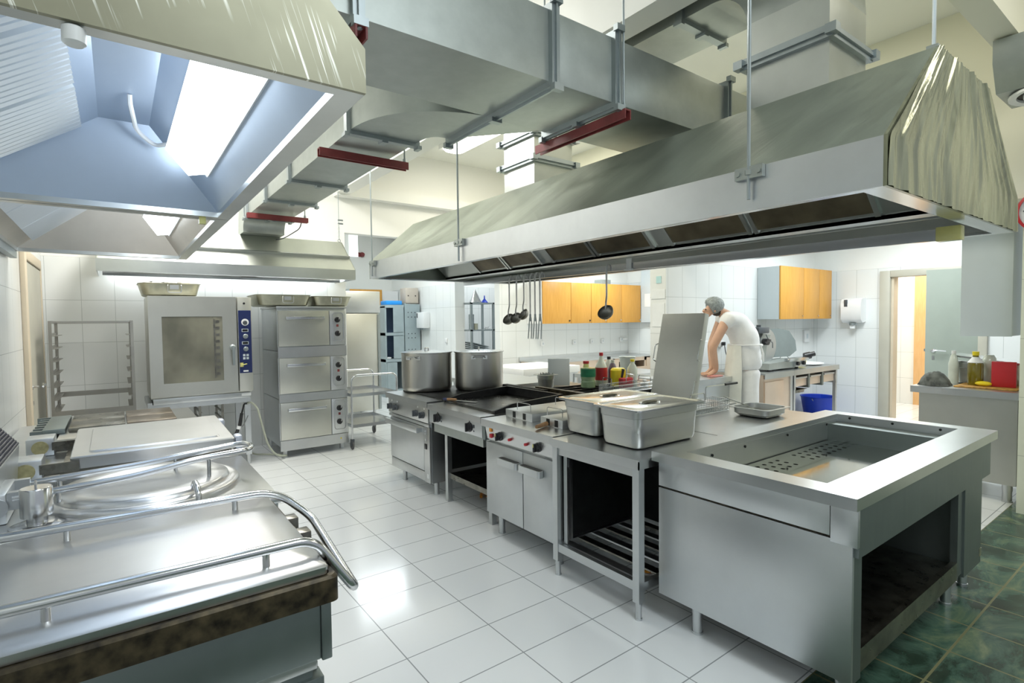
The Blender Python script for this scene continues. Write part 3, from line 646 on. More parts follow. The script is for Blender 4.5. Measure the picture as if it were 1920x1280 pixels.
# ------------------------------------------------------------------ near tilting pan
bp = thing('tilting_pan', 'large steel tilting pan in the foreground with brown burnt rim and closed lid', 'pan', (.05, 1.95, 0))
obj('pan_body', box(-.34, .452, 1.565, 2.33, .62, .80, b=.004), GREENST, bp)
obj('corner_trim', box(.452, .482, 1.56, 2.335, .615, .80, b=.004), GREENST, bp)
m = MB(); m.loft([rrect(-.36, .497, 1.528, 2.362, .02, .798), rrect(-.36, .497, 1.528, 2.362, .02, .866), rrect(-.355, .49, 1.535, 2.355, .02, .874), rrect(-.34, .478, 1.548, 2.342, .02, .874), rrect(-.34, .478, 1.548, 2.342, .02, .80)]); obj('pan_rim', m, BROWN, bp)
m = MB(); m.loft([rrect(-.33, .470, 1.545, 2.335, .012, .876), rrect(-.33, .472, 1.542, 2.337, .012, .898), rrect(-.32, .466, 1.55, 2.330, .012, .905), rrect(-.2, .38, 1.75, 2.13, .02, .912)]); obj('lid', m, SCUFF, bp, angle=50)
m = MB(); m.tube(fillet([(-.45, 1.655, .953), (.452, 1.625, .955), (.578, 1.610, .765), (.578, 2.09, .86), (.50, 2.175, .93), (.43, 2.195, .953), (-.45, 2.235, .953)], .05, 7), .0148, 12); hd = obj('lid_handle', m, SHINY, bp, angle=60)
for x, y in ((-.155, 1.648), (.322, 1.628), (-.148, 2.222), (.334, 2.199)):
    m = MB(); m.cyl((x, y, .900), (x, y, .948), .010, seg=12); obj('handle_post', m, SHINY, hd)
for y in (1.86, 2.02):
    m = MB(); m.box(.472, .512, y - .006, y + .05, .80, .895, b=.004); obj('lug', m, DARKST, bp)
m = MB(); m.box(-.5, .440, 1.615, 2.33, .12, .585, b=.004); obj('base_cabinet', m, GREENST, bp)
m = MB(); m.box(-.5, .452, 1.612, 1.625, .565, .600, b=.004); obj('cabinet_edge', m, STH, bp)
m = MB(); m.box(.40, .468, 1.60, 1.66, .12, .545, b=.003); m.box(.44, .466, 1.66, 2.33, .12, .56); obj('corner_trim', m, GREENST, bp)
m = MB(); m.box(-.60, -.36, 1.50, 2.35, .1, .87, b=.004); obj('tilt_housing', m, ST, bp)
legs(bp, [(-.5, 1.66), (.40, 1.68), (-.5, 2.28), (.40, 2.28)], .12, .025)

# ------------------------------------------------------------------ round boiling kettle
kt = thing('boiling_kettle', 'steel boiling kettle unit with round lid and bent double handle', 'kettle', (0, 2.8, 0))
m = MB(); m.box(-.60, .525, 2.385, 3.25, .12, .845); obj('cabinet', m, ST, kt)
m = MB(); m.box(-.60, .537, 2.372, 3.265, .845, .872, b=.006); obj('deck', m, TOP, kt)
m = MB(); m.lathe([(0, 0), (.36, 0), (.36, .02), (.352, .030), (.335, .034), (.318, .030), (.312, .046), (.302, .052), (.20, .058), (.195, .054), (0, .062)], (.09, 2.83, .872), 56); lid = obj('lid', m, SCUFF, kt, angle=50)
m = MB(); m.tube(fillet([(-.33, 2.69, .962), (.04, 2.68, .978), (.27, 2.685, 1.012), (.475, 2.69, 1.02), (.505, 2.79, 1.02), (.475, 2.89, 1.015), (.30, 2.895, 1.00), (.04, 2.90, .975), (-.33, 2.90, .962)], .06, 7), .0135, 12); hd = obj('lid_handle', m, SHINY, kt, angle=60)
for x, y, z in ((-.20, 2.685, .962), (.31, 2.685, 1.012), (.20, 2.897, .99), (-.21, 2.90, .962)):
    m = MB(); m.cyl((x, y, .92), (x, y, z), .008, seg=12); obj('handle_post', m, SHINY, hd)
m = MB(); m.tube(fillet([(.235, 2.55, .925), (.237, 2.50, .965), (.24, 2.43, .945), (.243, 2.42, .875)], .04, 6), .011, 10); obj('lid_clamp', m, SHINY, kt, angle=60)
v = MB(); v.lathe([(0, 0), (.082, 0), (.08, .008), (.06, .014), (.03, .014), (.03, .045), (0, .045)], (-.254, 2.585, .872), 28); vb = obj('pressure_valve', v, SHINY, kt)
v = MB(); v.lathe([(0, .0), (.047, 0), (.047, .098), (.044, .102), (0, .102)], (-.254, 2.585, .912), 28); v.cyl((-.254, 2.585, 1.014), (-.254, 2.585, 1.038), .004, seg=8); obj('valve_cap', v, SHINY, vb)
m = MB(); m.box(-.41, -.345, 2.67, 2.93, .872, .985, b=.008); m.box(-.345, -.30, 2.68, 2.71, .92, .985); m.box(-.345, -.30, 2.88, 2.91, .92, .985); m.lathe([(0, -.006), (.036, -.006), (.036, 0), (0, 0)], (-.375, 2.67, .935), 18, 'y'); obj('hinge_block', m, ST, kt)
fl = MB(); fl.prism([(-.60, .872), (-.385, .872), (-.372, 1.06), (-.50, 1.225), (-.60, 1.235)], 2.40, 3.28, 'y'); flo = obj('flue_cover', fl, ST, kt)
g = MB()
a, b_ = Vector((-.374, 0, 1.066)), Vector((-.498, 0, 1.228)); dd = (b_ - a); nn = Vector((dd.z, 0, -dd.x)).normalized()
for i in range(16):
    p = a + dd * (i + .5) / 16 + nn * .003; g.tube([p + Vector((0, 2.41, 0)), p + Vector((0, 3.27, 0))], .0045, 6)
for i in range(30):
    y = 2.42 + i * .029; g.tube([a + nn * .003 + Vector((0, y, 0)), b_ + nn * .003 + Vector((0, y, 0))], .0035, 5)
part_label(obj('vent_grille', g, DARKG, kt), 'dark slanted mesh grille')
legs(kt, [(-.5, 2.45), (.45, 2.45), (-.5, 3.18), (.45, 3.18)], .12, .025)

# ------------------------------------------------------------------ second tilting pan
tp = thing('tilting_pan', 'tilting pan behind the round kettle with raised-edge flat lid and bolted hinge arms', 'pan', (0, 3.7, 0))
m = MB(); m.box(-.60, .515, 3.285, 4.42, .12, .86); obj('cabinet', m, ST, tp)
m = MB(); m.box(-.60, .525, 3.28, 4.43, .86, .876, b=.004); obj('deck', m, TOP, tp)
m = MB(); m.box(-.24, .50, 3.34, 4.06, .876, .905, b=.004); obj('pan_rim', m, DARKST, tp)
ML = Matrix.Translation((0, 3.32, .918)) @ Matrix.Rotation(R(2.2), 4, 'X')
m = MB(); m.loft([[ML @ p for p in rrect(-.20, .515, 0, .72, .015, -.012)], [ML @ p for p in rrect(-.20, .515, 0, .72, .015, .042)], [ML @ p for p in rrect(-.195, .51, .005, .715, .015, .048)], [ML @ p for p in rrect(-.13, .45, .06, .66, .02, .048)], [ML @ p for p in rrect(-.125, .445, .065, .655, .02, .056)]]); obj('lid', m, SCUFF, tp, angle=30)
for y in (3.335, 3.95):
    m = MB(); m.box(-.42, -.30, y - .03, y + .13, .876, .975, b=.006); hb = obj('hinge_block', m, ST, tp)
    m = MB(); m.box(-.31, -.165, y - .034, y - .022, .905, .95); m.box(-.30, -.19, y + .04, y + .06, .88, .93); obj('hinge_arm', m, DARKST, hb)
    m = MB(); m.lathe([(0, -.040), (.037, -.040), (.037, -.03), (0, -.03)], (-.36, y, .925), 20, 'y'); part_label(obj('bolt_disc', m, plain('yellowed_disc', (.42, .38, .20), .45, .3, .25, 40), hb), 'round yellowed bolt plate')
    m = MB()
    for bx in (-.225, -.26): m.lathe([(0, -.044), (.010, -.044), (.010, -.034), (0, -.034)], (bx, y, .93), 10, 'y')
    obj('bolt', m, DARKST, hb)
for y in (3.36, 3.98):
    m = MB(); m.box(.518, .556, y - .03, y + .05, .86, .972, b=.012); part_label(obj('lid_grip', m, steel('bluish_grip', (.55, .58, .66), .4, metal=.6), tp), 'pale blue-grey grip')
legs(tp, [(-.5, 3.36), (.45, 3.36), (-.5, 4.3), (.45, 4.3)], .12, .025)

# ------------------------------------------------------------------ solid-top range at the end of the left line
rg = thing('solid_top_range', 'low range with dark hot plates at the far end of the left line', 'range', (0, 5, 0))
m = MB(); m.box(-.60, .47, 4.46, 5.45, .12, .84); obj('cabinet', m, ST, rg)
m = MB(); m.box(-.33, .49, 4.44, 5.46, .84, .872, b=.004); obj('deck', m, TOP, rg)
for x0, x1, mt in ((-.285, .030, DARKST), (.042, .345, steel('brown_hot_plate', (.30, .25, .20), .3, (2, 9, 2), .25, .2))):
    for y0, y1 in ((4.72, 5.03), (5.036, 5.38)): obj('hot_plate', box(x0, x1, y0, y1, .872, .900, b=.004), mt, rg)
m = MB(); m.box(-.42, -.30, 4.70, 5.38, .872, .905, b=.004)
m.box(-.48, -.42, 4.70, 4.72, .86, .90); m.box(-.50, -.42, 5.36, 5.38, .86, .90)
for i in range(6): m.box(-.48, -.42, 4.76 + i * .11, 4.80 + i * .11, .872, .892)
obj('rear_grid', m, GREENST, rg)
legs(rg, [(-.5, 4.55), (.40, 4.55), (-.5, 5.38), (.40, 5.38)], .12, .025)

# ------------------------------------------------------------------ tray rack
tr = thing('tray_rack', 'empty open steel tray rack standing by the back wall at the left', 'rack', (-.18, 6.95, 0))
m = MB()
px0, px1, py0, py1 = -.50, .125, 6.60, 7.25
for x in (px0, px1): obj('top_bar', box(x - .012, x + .012, py0 - .012, py1 + .012, 1.62, 1.645), RACKST, tr)
for x in (px0, px1):
    for y in (py0, py1): o = obj('post', box(x - .013, x + .013, y - .013, y + .013, .06, 1.62), RACKST, tr)
m2 = MB(); m2.box(px0, px1, py1 - .012, py1 + .012, 1.62, 1.645); m2.box(px0, px1, py1 - .01, py1 + .01, .86, .91); m2.box(px0, px1, py0 - .01, py0 + .01, .74, .79); m2.box(px0, px1, py1 - .01, py1 + .01, .12, .16); m2.box(px0, px1, py0 - .008, py0 + .008, 1.628, 1.642); m2 = None
for a in ((px0, px1, py1 - .012, py1 + .012, 1.62, 1.645), (px0, px1, py1 - .01, py1 + .01, .86, .91), (px0, px1, py0 - .01, py0 + .01, .74, .79), (px0, px1, py1 - .01, py1 + .01, .12, .16), (px0, px1, py0 - .008, py0 + .008, 1.628, 1.642)): obj('cross_bar', box(*a), RACKST, tr)
for i in range(12):
    for x, s in ((px0, 1), (px1, -1)):
        z = 1.50 - i * .121
        m = MB(); m.box(min(x, x + s * .045), max(x, x + s * .045), py0 - .02, py1 + .03, z, z + .006); m.box(x - .004 if s > 0 else x - .002, x + .002 if s > 0 else x + .004, py0, py1, z, z + .028); obj('runner', m, RACKST, tr)
for x in (px0, px1):
    for y in (py0, py1): m = MB(); m.lathe([(0, -.012), (.03, -.012), (.03, .012), (0, .012)], (x, y, .032), 14, 'x'); obj('castor', m, RUBBER, tr)

# ------------------------------------------------------------------ combi oven on its stand
co = thing('combi_oven', 'tall combi oven with a big dark window and a navy control panel, on a stand', 'oven', (.74, 6.95, 0))
ox0, ox1, oy = .262, 1.215, 6.52
obj('body', box(ox0, ox1 - .005, oy + .06, 7.35, .835, 1.895, b=.006), FRIDGE, co)
m = MB(); m.box(ox0 + .02, ox1 - .03, oy + .05, 7.3, .775, .835, b=.003); m.box(ox0 - .01, ox1 - .02, oy + .08, 7.33, .72, .775); obj('stand_frame', m, ST, co)
m = MB(); m.box(ox0 - .03, ox0 + .01, oy + .04, 7.3, .745, .80); obj('stand_frame', m, ST, co)
dx1 = 1.063
dm = MB(); wx0, wx1, wz0, wz1 = .375, .925, .99, 1.68
dm.box(ox0, wx0, oy, oy + .058, .855, 1.89); dm.box(wx1, dx1, oy, oy + .058, .855, 1.89); dm.box(wx0, wx1, oy, oy + .058, .855, wz0); dm.box(wx0, wx1, oy, oy + .058, wz1, 1.89)
dr = obj('door', dm, FRIDGE, co)
m = MB(); m.box(wx0, wx1, oy + .006, oy + .02, wz0, wz1); part_label(obj('window', m, OVENGLASS, dr), 'dark tinted window')
m = MB(); m.box(wx1 - .085, wx1 - .07, oy + .004, oy + .0055, wz0 + .03, wz1 - .03)
for i in range(9): m.box(wx1 - .066, wx1 - .03, oy + .004, oy + .0055, wz0 + .06 + i * .07, wz0 + .09 + i * .07)
obj('tray_guide', m, DARKST, dr)
m = MB(); m.lathe([(0, 0), (.03, 0), (.03, -.03), (.018, -.04), (0, -.04)], (1.015, oy, 1.345), 18, 'y'); m.prism([(1.003, 1.35), (1.033, 1.35), (1.028, 1.15), (1.008, 1.15)], oy - .065, oy - .038, 'y'); obj('handle', m, DKGREY if False else GALVD, dr)
pn = obj('control_panel', box(dx1 + .012, ox1, oy, oy + .058, .855, 1.89, b=.004), FRIDGE, co)
ov = obj('overlay', box(dx1 + .017, ox1 - .008, oy - .003, oy, 1.055, 1.745), BLUEP, pn); cx = (dx1 + ox1) / 2 + .008
m = MB(); m.lathe([(0, -.004), (.038, -.004), (.038, -.003), (0, -.003)], (cx, oy, 1.615), 24, 'y'); part_label(obj('dial', m, WHITE, pn), 'white round selector scale')
m = MB(); m.lathe([(0, -.022), (.018, -.022), (.024, -.004), (0, -.004)], (cx, oy, 1.61), 18, 'y'); part_label(obj('knob', m, DKGREY, pn), 'dark selector knob')
for z in (1.525, 1.385):
    m = MB(); m.box(cx - .036, cx + .030, oy - .0045, oy - .003, z - .016, z + .018); part_label(obj('display', m, LAMIN, pn), 'grey framed display')
    m = MB(); m.box(cx - .030, cx + .024, oy - .0055, oy - .0045, z - .011, z + .013); obj('display_glass', m, SOOTSHADE, pn)
    knob_y(pn, cx, oy - .003, z - .065, .022, GALVD)
for i in range(2):
    for j in range(2):
        m = MB(); m.box(cx - .030 + i * .034, cx - .006 + i * .034, oy - .0045, oy - .003, 1.205 + j * .034, 1.23 + j * .034); obj('button', m, LAMIN, pn)
m = MB(); m.box(cx - .062, cx - .03, oy - .014, oy - .003, 1.125, 1.17); m.cyl((cx - .045, oy - .02, 1.145), (cx + .005, oy - .02, 1.155), .006, seg=8); part_label(obj('core_probe', m, YELLOIL, pn), 'small probe socket')
m = MB(); m.box(cx - .03, cx + .02, oy - .0045, oy - .003, 1.068, 1.085); obj('rating_label', m, WHITE, pn)
m = MB(); m.lathe([(0, -.004), (.012, -.004), (.012, 0), (0, 0)], (cx - .005, oy, 1.822), 14, 'y'); obj('lock', m, BLACKP, pn)
m = MB(); m.box(1.10, 1.195, oy + .048, oy + .05, .795, .823); obj('maker_plate', m, WHITE, co)
for x in (.30, 1.175):
    for y in (oy + .18, 7.28):
        m = MB(); m.box(x - .03, x + .03, y - .03, y + .03, .11, .72); m.cyl((x, y, 0), (x, y, .11), .024, seg=12); obj('leg', m, ST, co)
m = MB()
for i in range(5):
    for x in (.72, .92): m.box(x - .01, x + .01, 6.75, 7.2, .30 + i * .08, .312 + i * .08)
for x in (.71, .93):
    for y in (6.75, 7.2): m.box(x - .012, x + .012, y - .012, y + .012, .2, .72)
obj('tray_runners', m, DARKST, co)
hs = thing('spray_hose', 'grey hose with a black trigger spray hanging at the combi oven stand', 'hose', (1.30, 6.66, 0))
m = MB(); m.tube(fillet([(1.165, 6.645, .695), (1.20, 6.62, .715), (1.265, 6.60, .64), (1.31, 6.60, .42), (1.36, 6.60, .2), (1.46, 6.62, .05), (1.62, 6.70, .022), (1.45, 6.9, .022), (1.25, 7.0, .03), (1.24, 7.2, .15)], .12, 7), .011, 8); obj('hose', m, HOSE, hs, angle=60)
m = MB(); m.cyl((1.10, 6.60, .60), (1.075, 6.60, .46), .017, r2=.019, seg=12); m.tube(fillet([(1.165, 6.645, .695), (1.13, 6.62, .70), (1.10, 6.60, .60)], .04), .009, 8); gp = obj('spray_grip', m, BLACKP, hs)
m = MB(); m.cyl((1.07, 6.60, .46), (1.06, 6.60, .425), .022, seg=12); obj('spray_neck', m, WHITE, gp)
m = MB(); m.cyl((1.06, 6.60, .43), (1.035, 6.59, .37), .015, r2=.021, seg=12); obj('nozzle', m, BLACKP, gp)
m = MB(); m.tube([(1.09, 6.59, .44), (1.12, 6.58, .48), (1.16, 6.58, .57)], .005, 6); obj('trigger', m, SHINY, gp)
# ------------------------------------------------------------------ three-deck oven
do = thing('deck_oven', 'stack of three steel ovens with bar handles beside the combi oven', 'oven', (1.92, 7.07, 0))
m = MB()
for z0, z1 in ((1.27, 1.775), (.70, 1.265), (.135, .695)): m.box(1.515, 2.325, 6.685, 7.5, z0, z1, b=.006)
obj('body', m, ST, do)
obj('top_cover', box(1.505, 2.335, 6.655, 7.51, 1.775, 1.80, b=.003), DARKST if False else STH, do)
for z0, z1, zb0, zb1 in ((1.325, 1.745, 1.19, 1.32), (.765, 1.185, .66, .76), (.215, .655, .085, .21)):
    obj('band', box(1.515, 2.325, 6.662, 6.685, zb0, zb1 - .004), STH, do)
    d_ = obj('door', box(1.522, 2.112, 6.655, 6.685, z0, z1, b=.003), steel('oven_door_steel', (.57, .57, .52), .38, (.5, .5, 6), .07, .12, .03) if 'oven_door_steel' not in MATS else MATS['oven_door_steel'], do)
    m = MB(); zz = z1 - .085; m.box(1.60, 2.045, 6.605, 6.625, zz - .018, zz + .018, b=.003); m.box(1.60, 1.625, 6.620, 6.656, zz - .018, zz + .018); m.box(2.03, 2.05, 6.620, 6.656, zz - .018, zz + .018); obj('handle', m, SHINY, d_)
    c_ = obj('control_panel', box(2.120, 2.320, 6.658, 6.685, z0, z1, b=.002), STH, do)
    m = MB(); o_ = rrect(2.150, 2.292, z0 + .05, z1 - .02, .035, 0); i_ = rrect(2.156, 2.286, z0 + .056, z1 - .026, .03, 0)
    m.loft([[(p.x, 6.658, p.y) for p in o_], [(p.x, 6.653, p.y) for p in o_], [(p.x, 6.653, p.y) for p in i_], [(p.x, 6.657, p.y) for p in i_]], c0=False, c1=False); obj('panel_bead', m, SHINY, c_)
    zc = (z0 + z1) / 2 + .015
    for k in (-1, 1):
        knob_y(c_, 2.215, 6.657, zc + k * .085, .030); 
        m = MB(); m.box(2.223, 2.229, 6.6165, 6.6175, zc + k * .085 + .004, zc + k * .085 + .028); obj('pointer', m, WHITE, c_)
    m = MB(); m.box(2.202, 2.228, 6.652, 6.657, zc - .002, zc + .028); part_label(obj('pilot_lamp', m, REDOX, c_), 'dark red pilot lamp')
legs(do, [(1.575, 6.72), (2.275, 6.79), (1.575, 7.44), (2.275, 7.44)], .135, .028)
m = MB(); m.lathe([(0, -.003), (.009, -.003), (.009, 0), (0, 0)], (2.23, 6.662, .15), 12, 'y'); part_label(obj('sticker', m, YELP, do), 'tiny yellow sticker')

# ------------------------------------------------------------------ roasting pans on the ovens
def roasting_pan(x0, x1, y0, y1, z, h, label, rr=.07, fl=.03):
    t = thing('roasting_pan', label, 'pan', ((x0 + x1) / 2, (y0 + y1) / 2, z), 'aluminium roasting pans on top of the ovens')
    m = MB(); S = []
    for zz, i in ((0, fl + .02), (.012, fl), (h, .0), (h + .006, -.012), (h + .006, -.004), (h, .004), (.018, fl + .006), (.016, fl + .03)): S.append(rrect(x0 + i, x1 - i, y0 + i, y1 - i, rr, z + zz, 5))
    m.loft(S); obj('pan', m, ALU, t)
    m = MB(); cx_ = (x0 + x1) / 2 + .03; m.tube(fillet([(cx_ - .06, y0 - .002, z + h - .01), (cx_ - .06, y0 - .022, z + h - .015), (cx_ - .06, y0 - .012, z + h * .28), (cx_ + .06, y0 - .012, z + h * .28), (cx_ + .06, y0 - .022, z + h - .015), (cx_ + .06, y0 - .002, z + h - .01)], .02, 4), .006, 6)
    m.box(cx_ - .04, cx_ + .04, y0 - .004, y0 + .012, z + h * .55, z + h - .012); obj('handle', m, STH, t)
    return t
p1 = roasting_pan(.20, .745, 6.60, 7.15, 1.897, .125, 'battered roasting pan with white dough on top of the combi oven', .1)
m = MB()
for i in range(11): m.sphere((.28 + .039 * i, 6.88 + .12 * math.sin(i * 2.1), 1.897 + .135 + .01 * math.sin(i * 1.7)), .052, (1, 1.2, .55), 10)
single('dough_lump', m, DOUGH, 'lumps of white dough showing above the pan on the combi oven', 'dough', (.48, 6.9, 1.913))
roasting_pan(1.30, 1.905, 6.64, 7.25, 1.802, .125, 'left of the two roasting pans on the deck oven, overhanging its side')
roasting_pan(1.935, 2.40, 6.64, 7.2, 1.802, .115, 'right of the two roasting pans on the deck oven, with a scratched corner')

# ------------------------------------------------------------------ serving trolley
sv = thing('serving_trolley', 'two-shelf steel serving trolley with hoop handles by the deck oven', 'trolley', (2.65, 6.95, 0))
for y in (6.58, 7.38):
    m = MB(); m.tube(fillet([(2.345, y, .12), (2.345, y, .93), (2.955, y, .93), (2.955, y, .12)], .09, 7), .0125, 10); obj('hoop_frame', m, SHINY, sv, angle=60)
for z in (.27, .66):
    m = MB(); m.box(2.36, 2.94, 6.59, 7.37, z, z + .012); m.box(2.36, 2.94, 6.585, 6.60, z, z + .04); m.box(2.36, 2.94, 7.36, 7.375, z, z + .04); m.box(2.355, 2.37, 6.59, 7.37, z, z + .04); m.box(2.93, 2.945, 6.59, 7.37, z, z + .04); obj('shelf', m, SHINY, sv)
for x in (2.345, 2.955):
    for y in (6.58, 7.38):
        m = MB(); m.box(x - .02, x + .02, y - .025, y + .025, .10, .135, b=.005); m.box(x - .018, x - .012, y - .02, y + .025, .05, .11); m.box(x + .012, x + .018, y - .02, y + .025, .05, .11); c_ = obj('castor', m, DKGREY, sv)
        m = MB(); m.lathe([(0, -.011), (.05, -.011), (.055, -.006), (.055, .006), (.05, .011), (0, .011)], (x, y + .012, .056), 20, 'x'); obj('wheel', m, RUBBER, c_)

# ------------------------------------------------------------------ room beyond: fridge, lockers, rack
fr = thing('upright_fridge', 'tall steel refrigerator behind the deck oven, seen past the trolley', 'fridge', (3.1, 8.95, 0))
obj('body', box(2.72, 3.56, 8.62, 9.35, .12, 2.10), FRIDGE, fr)
obj('door', box(2.72, 3.55, 8.56, 8.615, .13, 1.74, b=.008), FRIDGE, fr); obj('top_panel', box(2.71, 3.57, 8.55, 8.615, 1.755, 2.11, b=.006), ST, fr)
m = MB(); m.box(3.52, 3.56, 8.545, 8.57, .14, 1.73); obj('door_handle', m, GALVD, fr)
legs(fr, [(2.8, 8.66), (3.48, 8.66), (2.8, 9.28), (3.48, 9.28)], .12, .025)
lk = thing('locker_cabinet', 'grey metal open lockers in the room behind the stockpots', 'locker', (4.85, 10.9, 0))
m = MB(); m.box(4.55, 4.58, 10.65, 11.1, 0, 1.93); m.box(4.95, 4.98, 10.65, 11.1, 0, 1.93); m.box(4.55, 4.98, 11.07, 11.1, .1, 1.93)
for z in (.1, .75, 1.31, 1.90): m.box(4.55, 4.98, 10.64, 11.1, z, z + .06)
obj('carcass', m, LOCKER, lk)
obj('door', box(4.73, 4.96, 10.635, 10.65, 1.38, 1.9), LOCKER, lk); obj('door', box(4.73, 4.96, 10.635, 10.65, .82, 1.30), LOCKER, lk); obj('door', box(4.58, 4.80, 10.635, 10.65, .16, .74), LOCKER, lk)
m = MB(); m.box(4.58, 4.95, 11.05, 11.069, .82, 1.9); obj('back_panel', m, LOCKIN, lk)
m = MB(); m.box(4.60, 4.70, 10.7, 10.9, .812, .85, b=.01); obj('folded_cloth', m, WHITE, lk)
m = MB(); m.box(5.0, 5.03, 10.65, 11.1, 0, 2.0); m.box(5.03, 5.36, 10.65, 10.69, 0, 1.98); m.box(5.33, 5.36, 10.69, 11.1, 0, 1.98); m.box(5.03, 5.33, 10.69, 11.1, 1.95, 1.98)
ps = thing('perforated_locker', 'tall grey locker with rows of vent holes beside the open lockers', 'locker', (5.18, 10.8, 0)); obj('carcass', m, LOCKER, ps)
m = MB()
for zz in (1.80, 1.70, 1.34, 1.25, 1.0, .92):
    for xx in (5.08, 5.16, 5.24): m.lathe([(0, -.003), (.011, -.003), (.011, 0), (0, 0)], (xx, 10.65, zz), 8, 'y')
obj('vent_holes', m, SOOTSHADE, ps)
single('cardboard_panel', box(5.04, 5.34, 10.67, 10.95, 2.001, 2.33, b=.01), TAUPE, 'taupe board with two dark holes standing on the perforated locker', 'panel', (5.18, 10.8, 2.001))
m = MB()
for xx in (5.1, 5.27): m.lathe([(0, -.004), (.014, -.004), (.014, 0), (0, 0)], (xx, 10.67, 2.16), 8, 'y')
bo = bpy.data.objects['cardboard_panel']; obj('peg_holes', m, SOOTSHADE, bo)
single('blue_crate', box(4.60, 4.96, 10.68, 11.0, 1.962, 2.05, b=.015), SKYB, 'bright blue plastic tray lying on the open lockers', 'tray', (4.78, 10.85, 1.962))
cb = thing('wall_cupboard', 'orange wooden wall cupboard half hidden behind the lockers', 'cupboard', (4.35, 12.0, 1.3)); obj('carcass', box(4.2, 4.95, 11.75, 12.19, 1.05, 2.35), LAMIN, cb); obj('door', box(4.2, 4.95, 11.73, 11.75, 1.06, 2.34), BEECH, cb)
m = MB(); m.box(4.98, 5.38, 11.8, 12.199, 1.55, 2.32); single('white_box_unit', m, WHITE, 'white boxed wall unit above and behind the lockers', 'box', (5.2, 11.8, 1.55))
al = thing('fire_alarm_sounder', 'small dark red alarm sounder high on the far white wall', 'alarm', (4.6, 12.19, 3.15)); m = MB(); m.lathe([(0, -.10), (.045, -.10), (.06, -.05), (.06, -.03), (0, -.03)], (4.66, 12.2, 3.17), 14, 'y'); obj('horn', m, REDOX, al); obj('mount', box(4.52, 4.72, 12.165, 12.198, 3.12, 3.22, b=.01), REDOX, al)
dp = thing('towel_dispenser', 'white paper dispenser on the tiled partition behind the stockpots', 'dispenser', (5.33, 10.4, 1.45)); obj('housing', box(5.24, 5.40, 10.25, 10.60, 1.46, 1.80, b=.02), WHITE, dp); obj('outlet', box(5.28, 5.34, 10.36, 10.5, 1.425, 1.46), GALVD, dp); obj('label_window', box(5.237, 5.24, 10.52, 10.57, 1.68, 1.78), DKGREY, dp)
def socket_x(x, y, z, label): 
    m = MB(); m.box(x - .03, x, y - .04, y + .04, z - .045, z + .045, b=.006); single('wall_socket', m, WHITE, label, 'socket', (x, y, z - .045))
def socket_y(x, y, z, label, group=None, s=.045):
    t = thing('wall_socket', label, 'socket', (x, y, z - s), group); m = MB(); m.box(x - s * .85, x + s * .85, y - .035, y, z - s, z + s, b=.006); obj('cover', m, WHITE, t); m = MB(); m.box(x - s * .3, x + s * .3, y - .038, y - .035, z - s * .4, z + s * .4); obj('insert', m, LAMIN, t); return t
socket_x(5.4, 9.55, 1.21, 'white switch low on the tiled partition behind the stockpots')
# store shelf seen through the narrow opening
sh = thing('storage_shelf', 'grey metal shelf unit in the narrow opening holding tins and trays', 'shelf', (5.85, 9.1, 0))
for x in (5.62, 6.14):
    for y in (8.95, 9.35): obj('post', box(x - .02, x + .02, y - .02, y + .02, 0, 1.965), GALVD, sh)
for z in (.35, .85, 1.40, 1.935): obj('shelf_board', box(5.60, 6.16, 8.93, 9.37, z, z + .028), GALVD, sh)
s2 = thing('storage_shelf', 'second grey metal shelf unit just showing at the edge of the narrow opening', 'shelf', (6.35, 8.2, 0))
for x in (5.82, 6.3):
    for y in (8.0, 8.3): obj('post', box(x - .02, x + .02, y - .02, y + .02, 0, 1.92), GALVD, s2)
for z in (.5, 1.36, 1.90): obj('shelf_board', box(5.80, 6.32, 7.98, 8.32, z, z + .025), GALVD, s2)
st = thing('conical_strainer', 'steel conical strainer upside down on top of the shelf unit', 'strainer', (5.80, 9.12, 1.963)); m = MB(); m.lathe([(.125, 0), (.13, .008), (.02, .24), (.008, .27), (0, .27)], (5.82, 9.12, 1.963), 24); obj('cone', m, SHINY, st); m = MB(); m.tube([(5.82 + .132 * math.cos(q), 9.12 + .132 * math.sin(q), 1.971) for q in [2 * PI * j / 24 for j in range(24)]], .006, 6, closed=True); m.cyl((5.82, 8.99, 1.972), (5.66, 8.90, 1.985), .006, seg=6); obj('rim_wire', m, SHINY, st)
m = MB(); m.lathe([(.075, 0), (.075, .01), (.016, .08), (.010, .14), (.008, .15), (0, .15)], (6.03, 9.1, 1.963), 18); single('blue_funnel', m, BLUEB, 'small blue plastic funnel next to the conical strainer', 'funnel', (6.03, 9.1, 1.963))
for i, (x, z0, n_) in enumerate(((5.68, 1.428, 5), (5.77, 1.428, 2))):
    for j in range(n_):
        m = MB(); m.lathe([(0, 0), (.055, 0), (.055, .058), (.05, .06), (0, .06)], (x, 9.05, z0 + j * .061), 16)
        single('food_tin', m, (GALVD, ALU)[i], ('tin in the tall stack on the middle shelf', 'golden tin in the short stack on the middle shelf')[i], 'tin', (x, 9.05, z0 + j * .061), ('tall stack of tins', 'short stack of tins')[i])
for j in range(7):
    m = MB(); M_ = Matrix.Translation((5.84, 9.14, .90 + j * .036)) @ Matrix.Rotation(R(9 + .8 * j), 4, 'Y'); m.box(-.20, .20, -.15, .15, 0, .012, M=M_); m.box(-.215, .215, -.165, .165, .012, .018, M=M_); single('baking_tray', m, GALVD, 'grey baking tray in the leaning pile on the lower shelf', 'tray', (5.84, 9.14, .90 + j * .036), 'leaning pile of baking trays')
m = MB()
for i in range(5): m.tube([(5.95 + .03 * i, 9.0, 1.43), (5.96 + .03 * i, 9.02, 1.45 + .02 * (i % 2)), (6.02 + .03 * i, 9.05, 1.44 + .012 * i)], .005, 5)
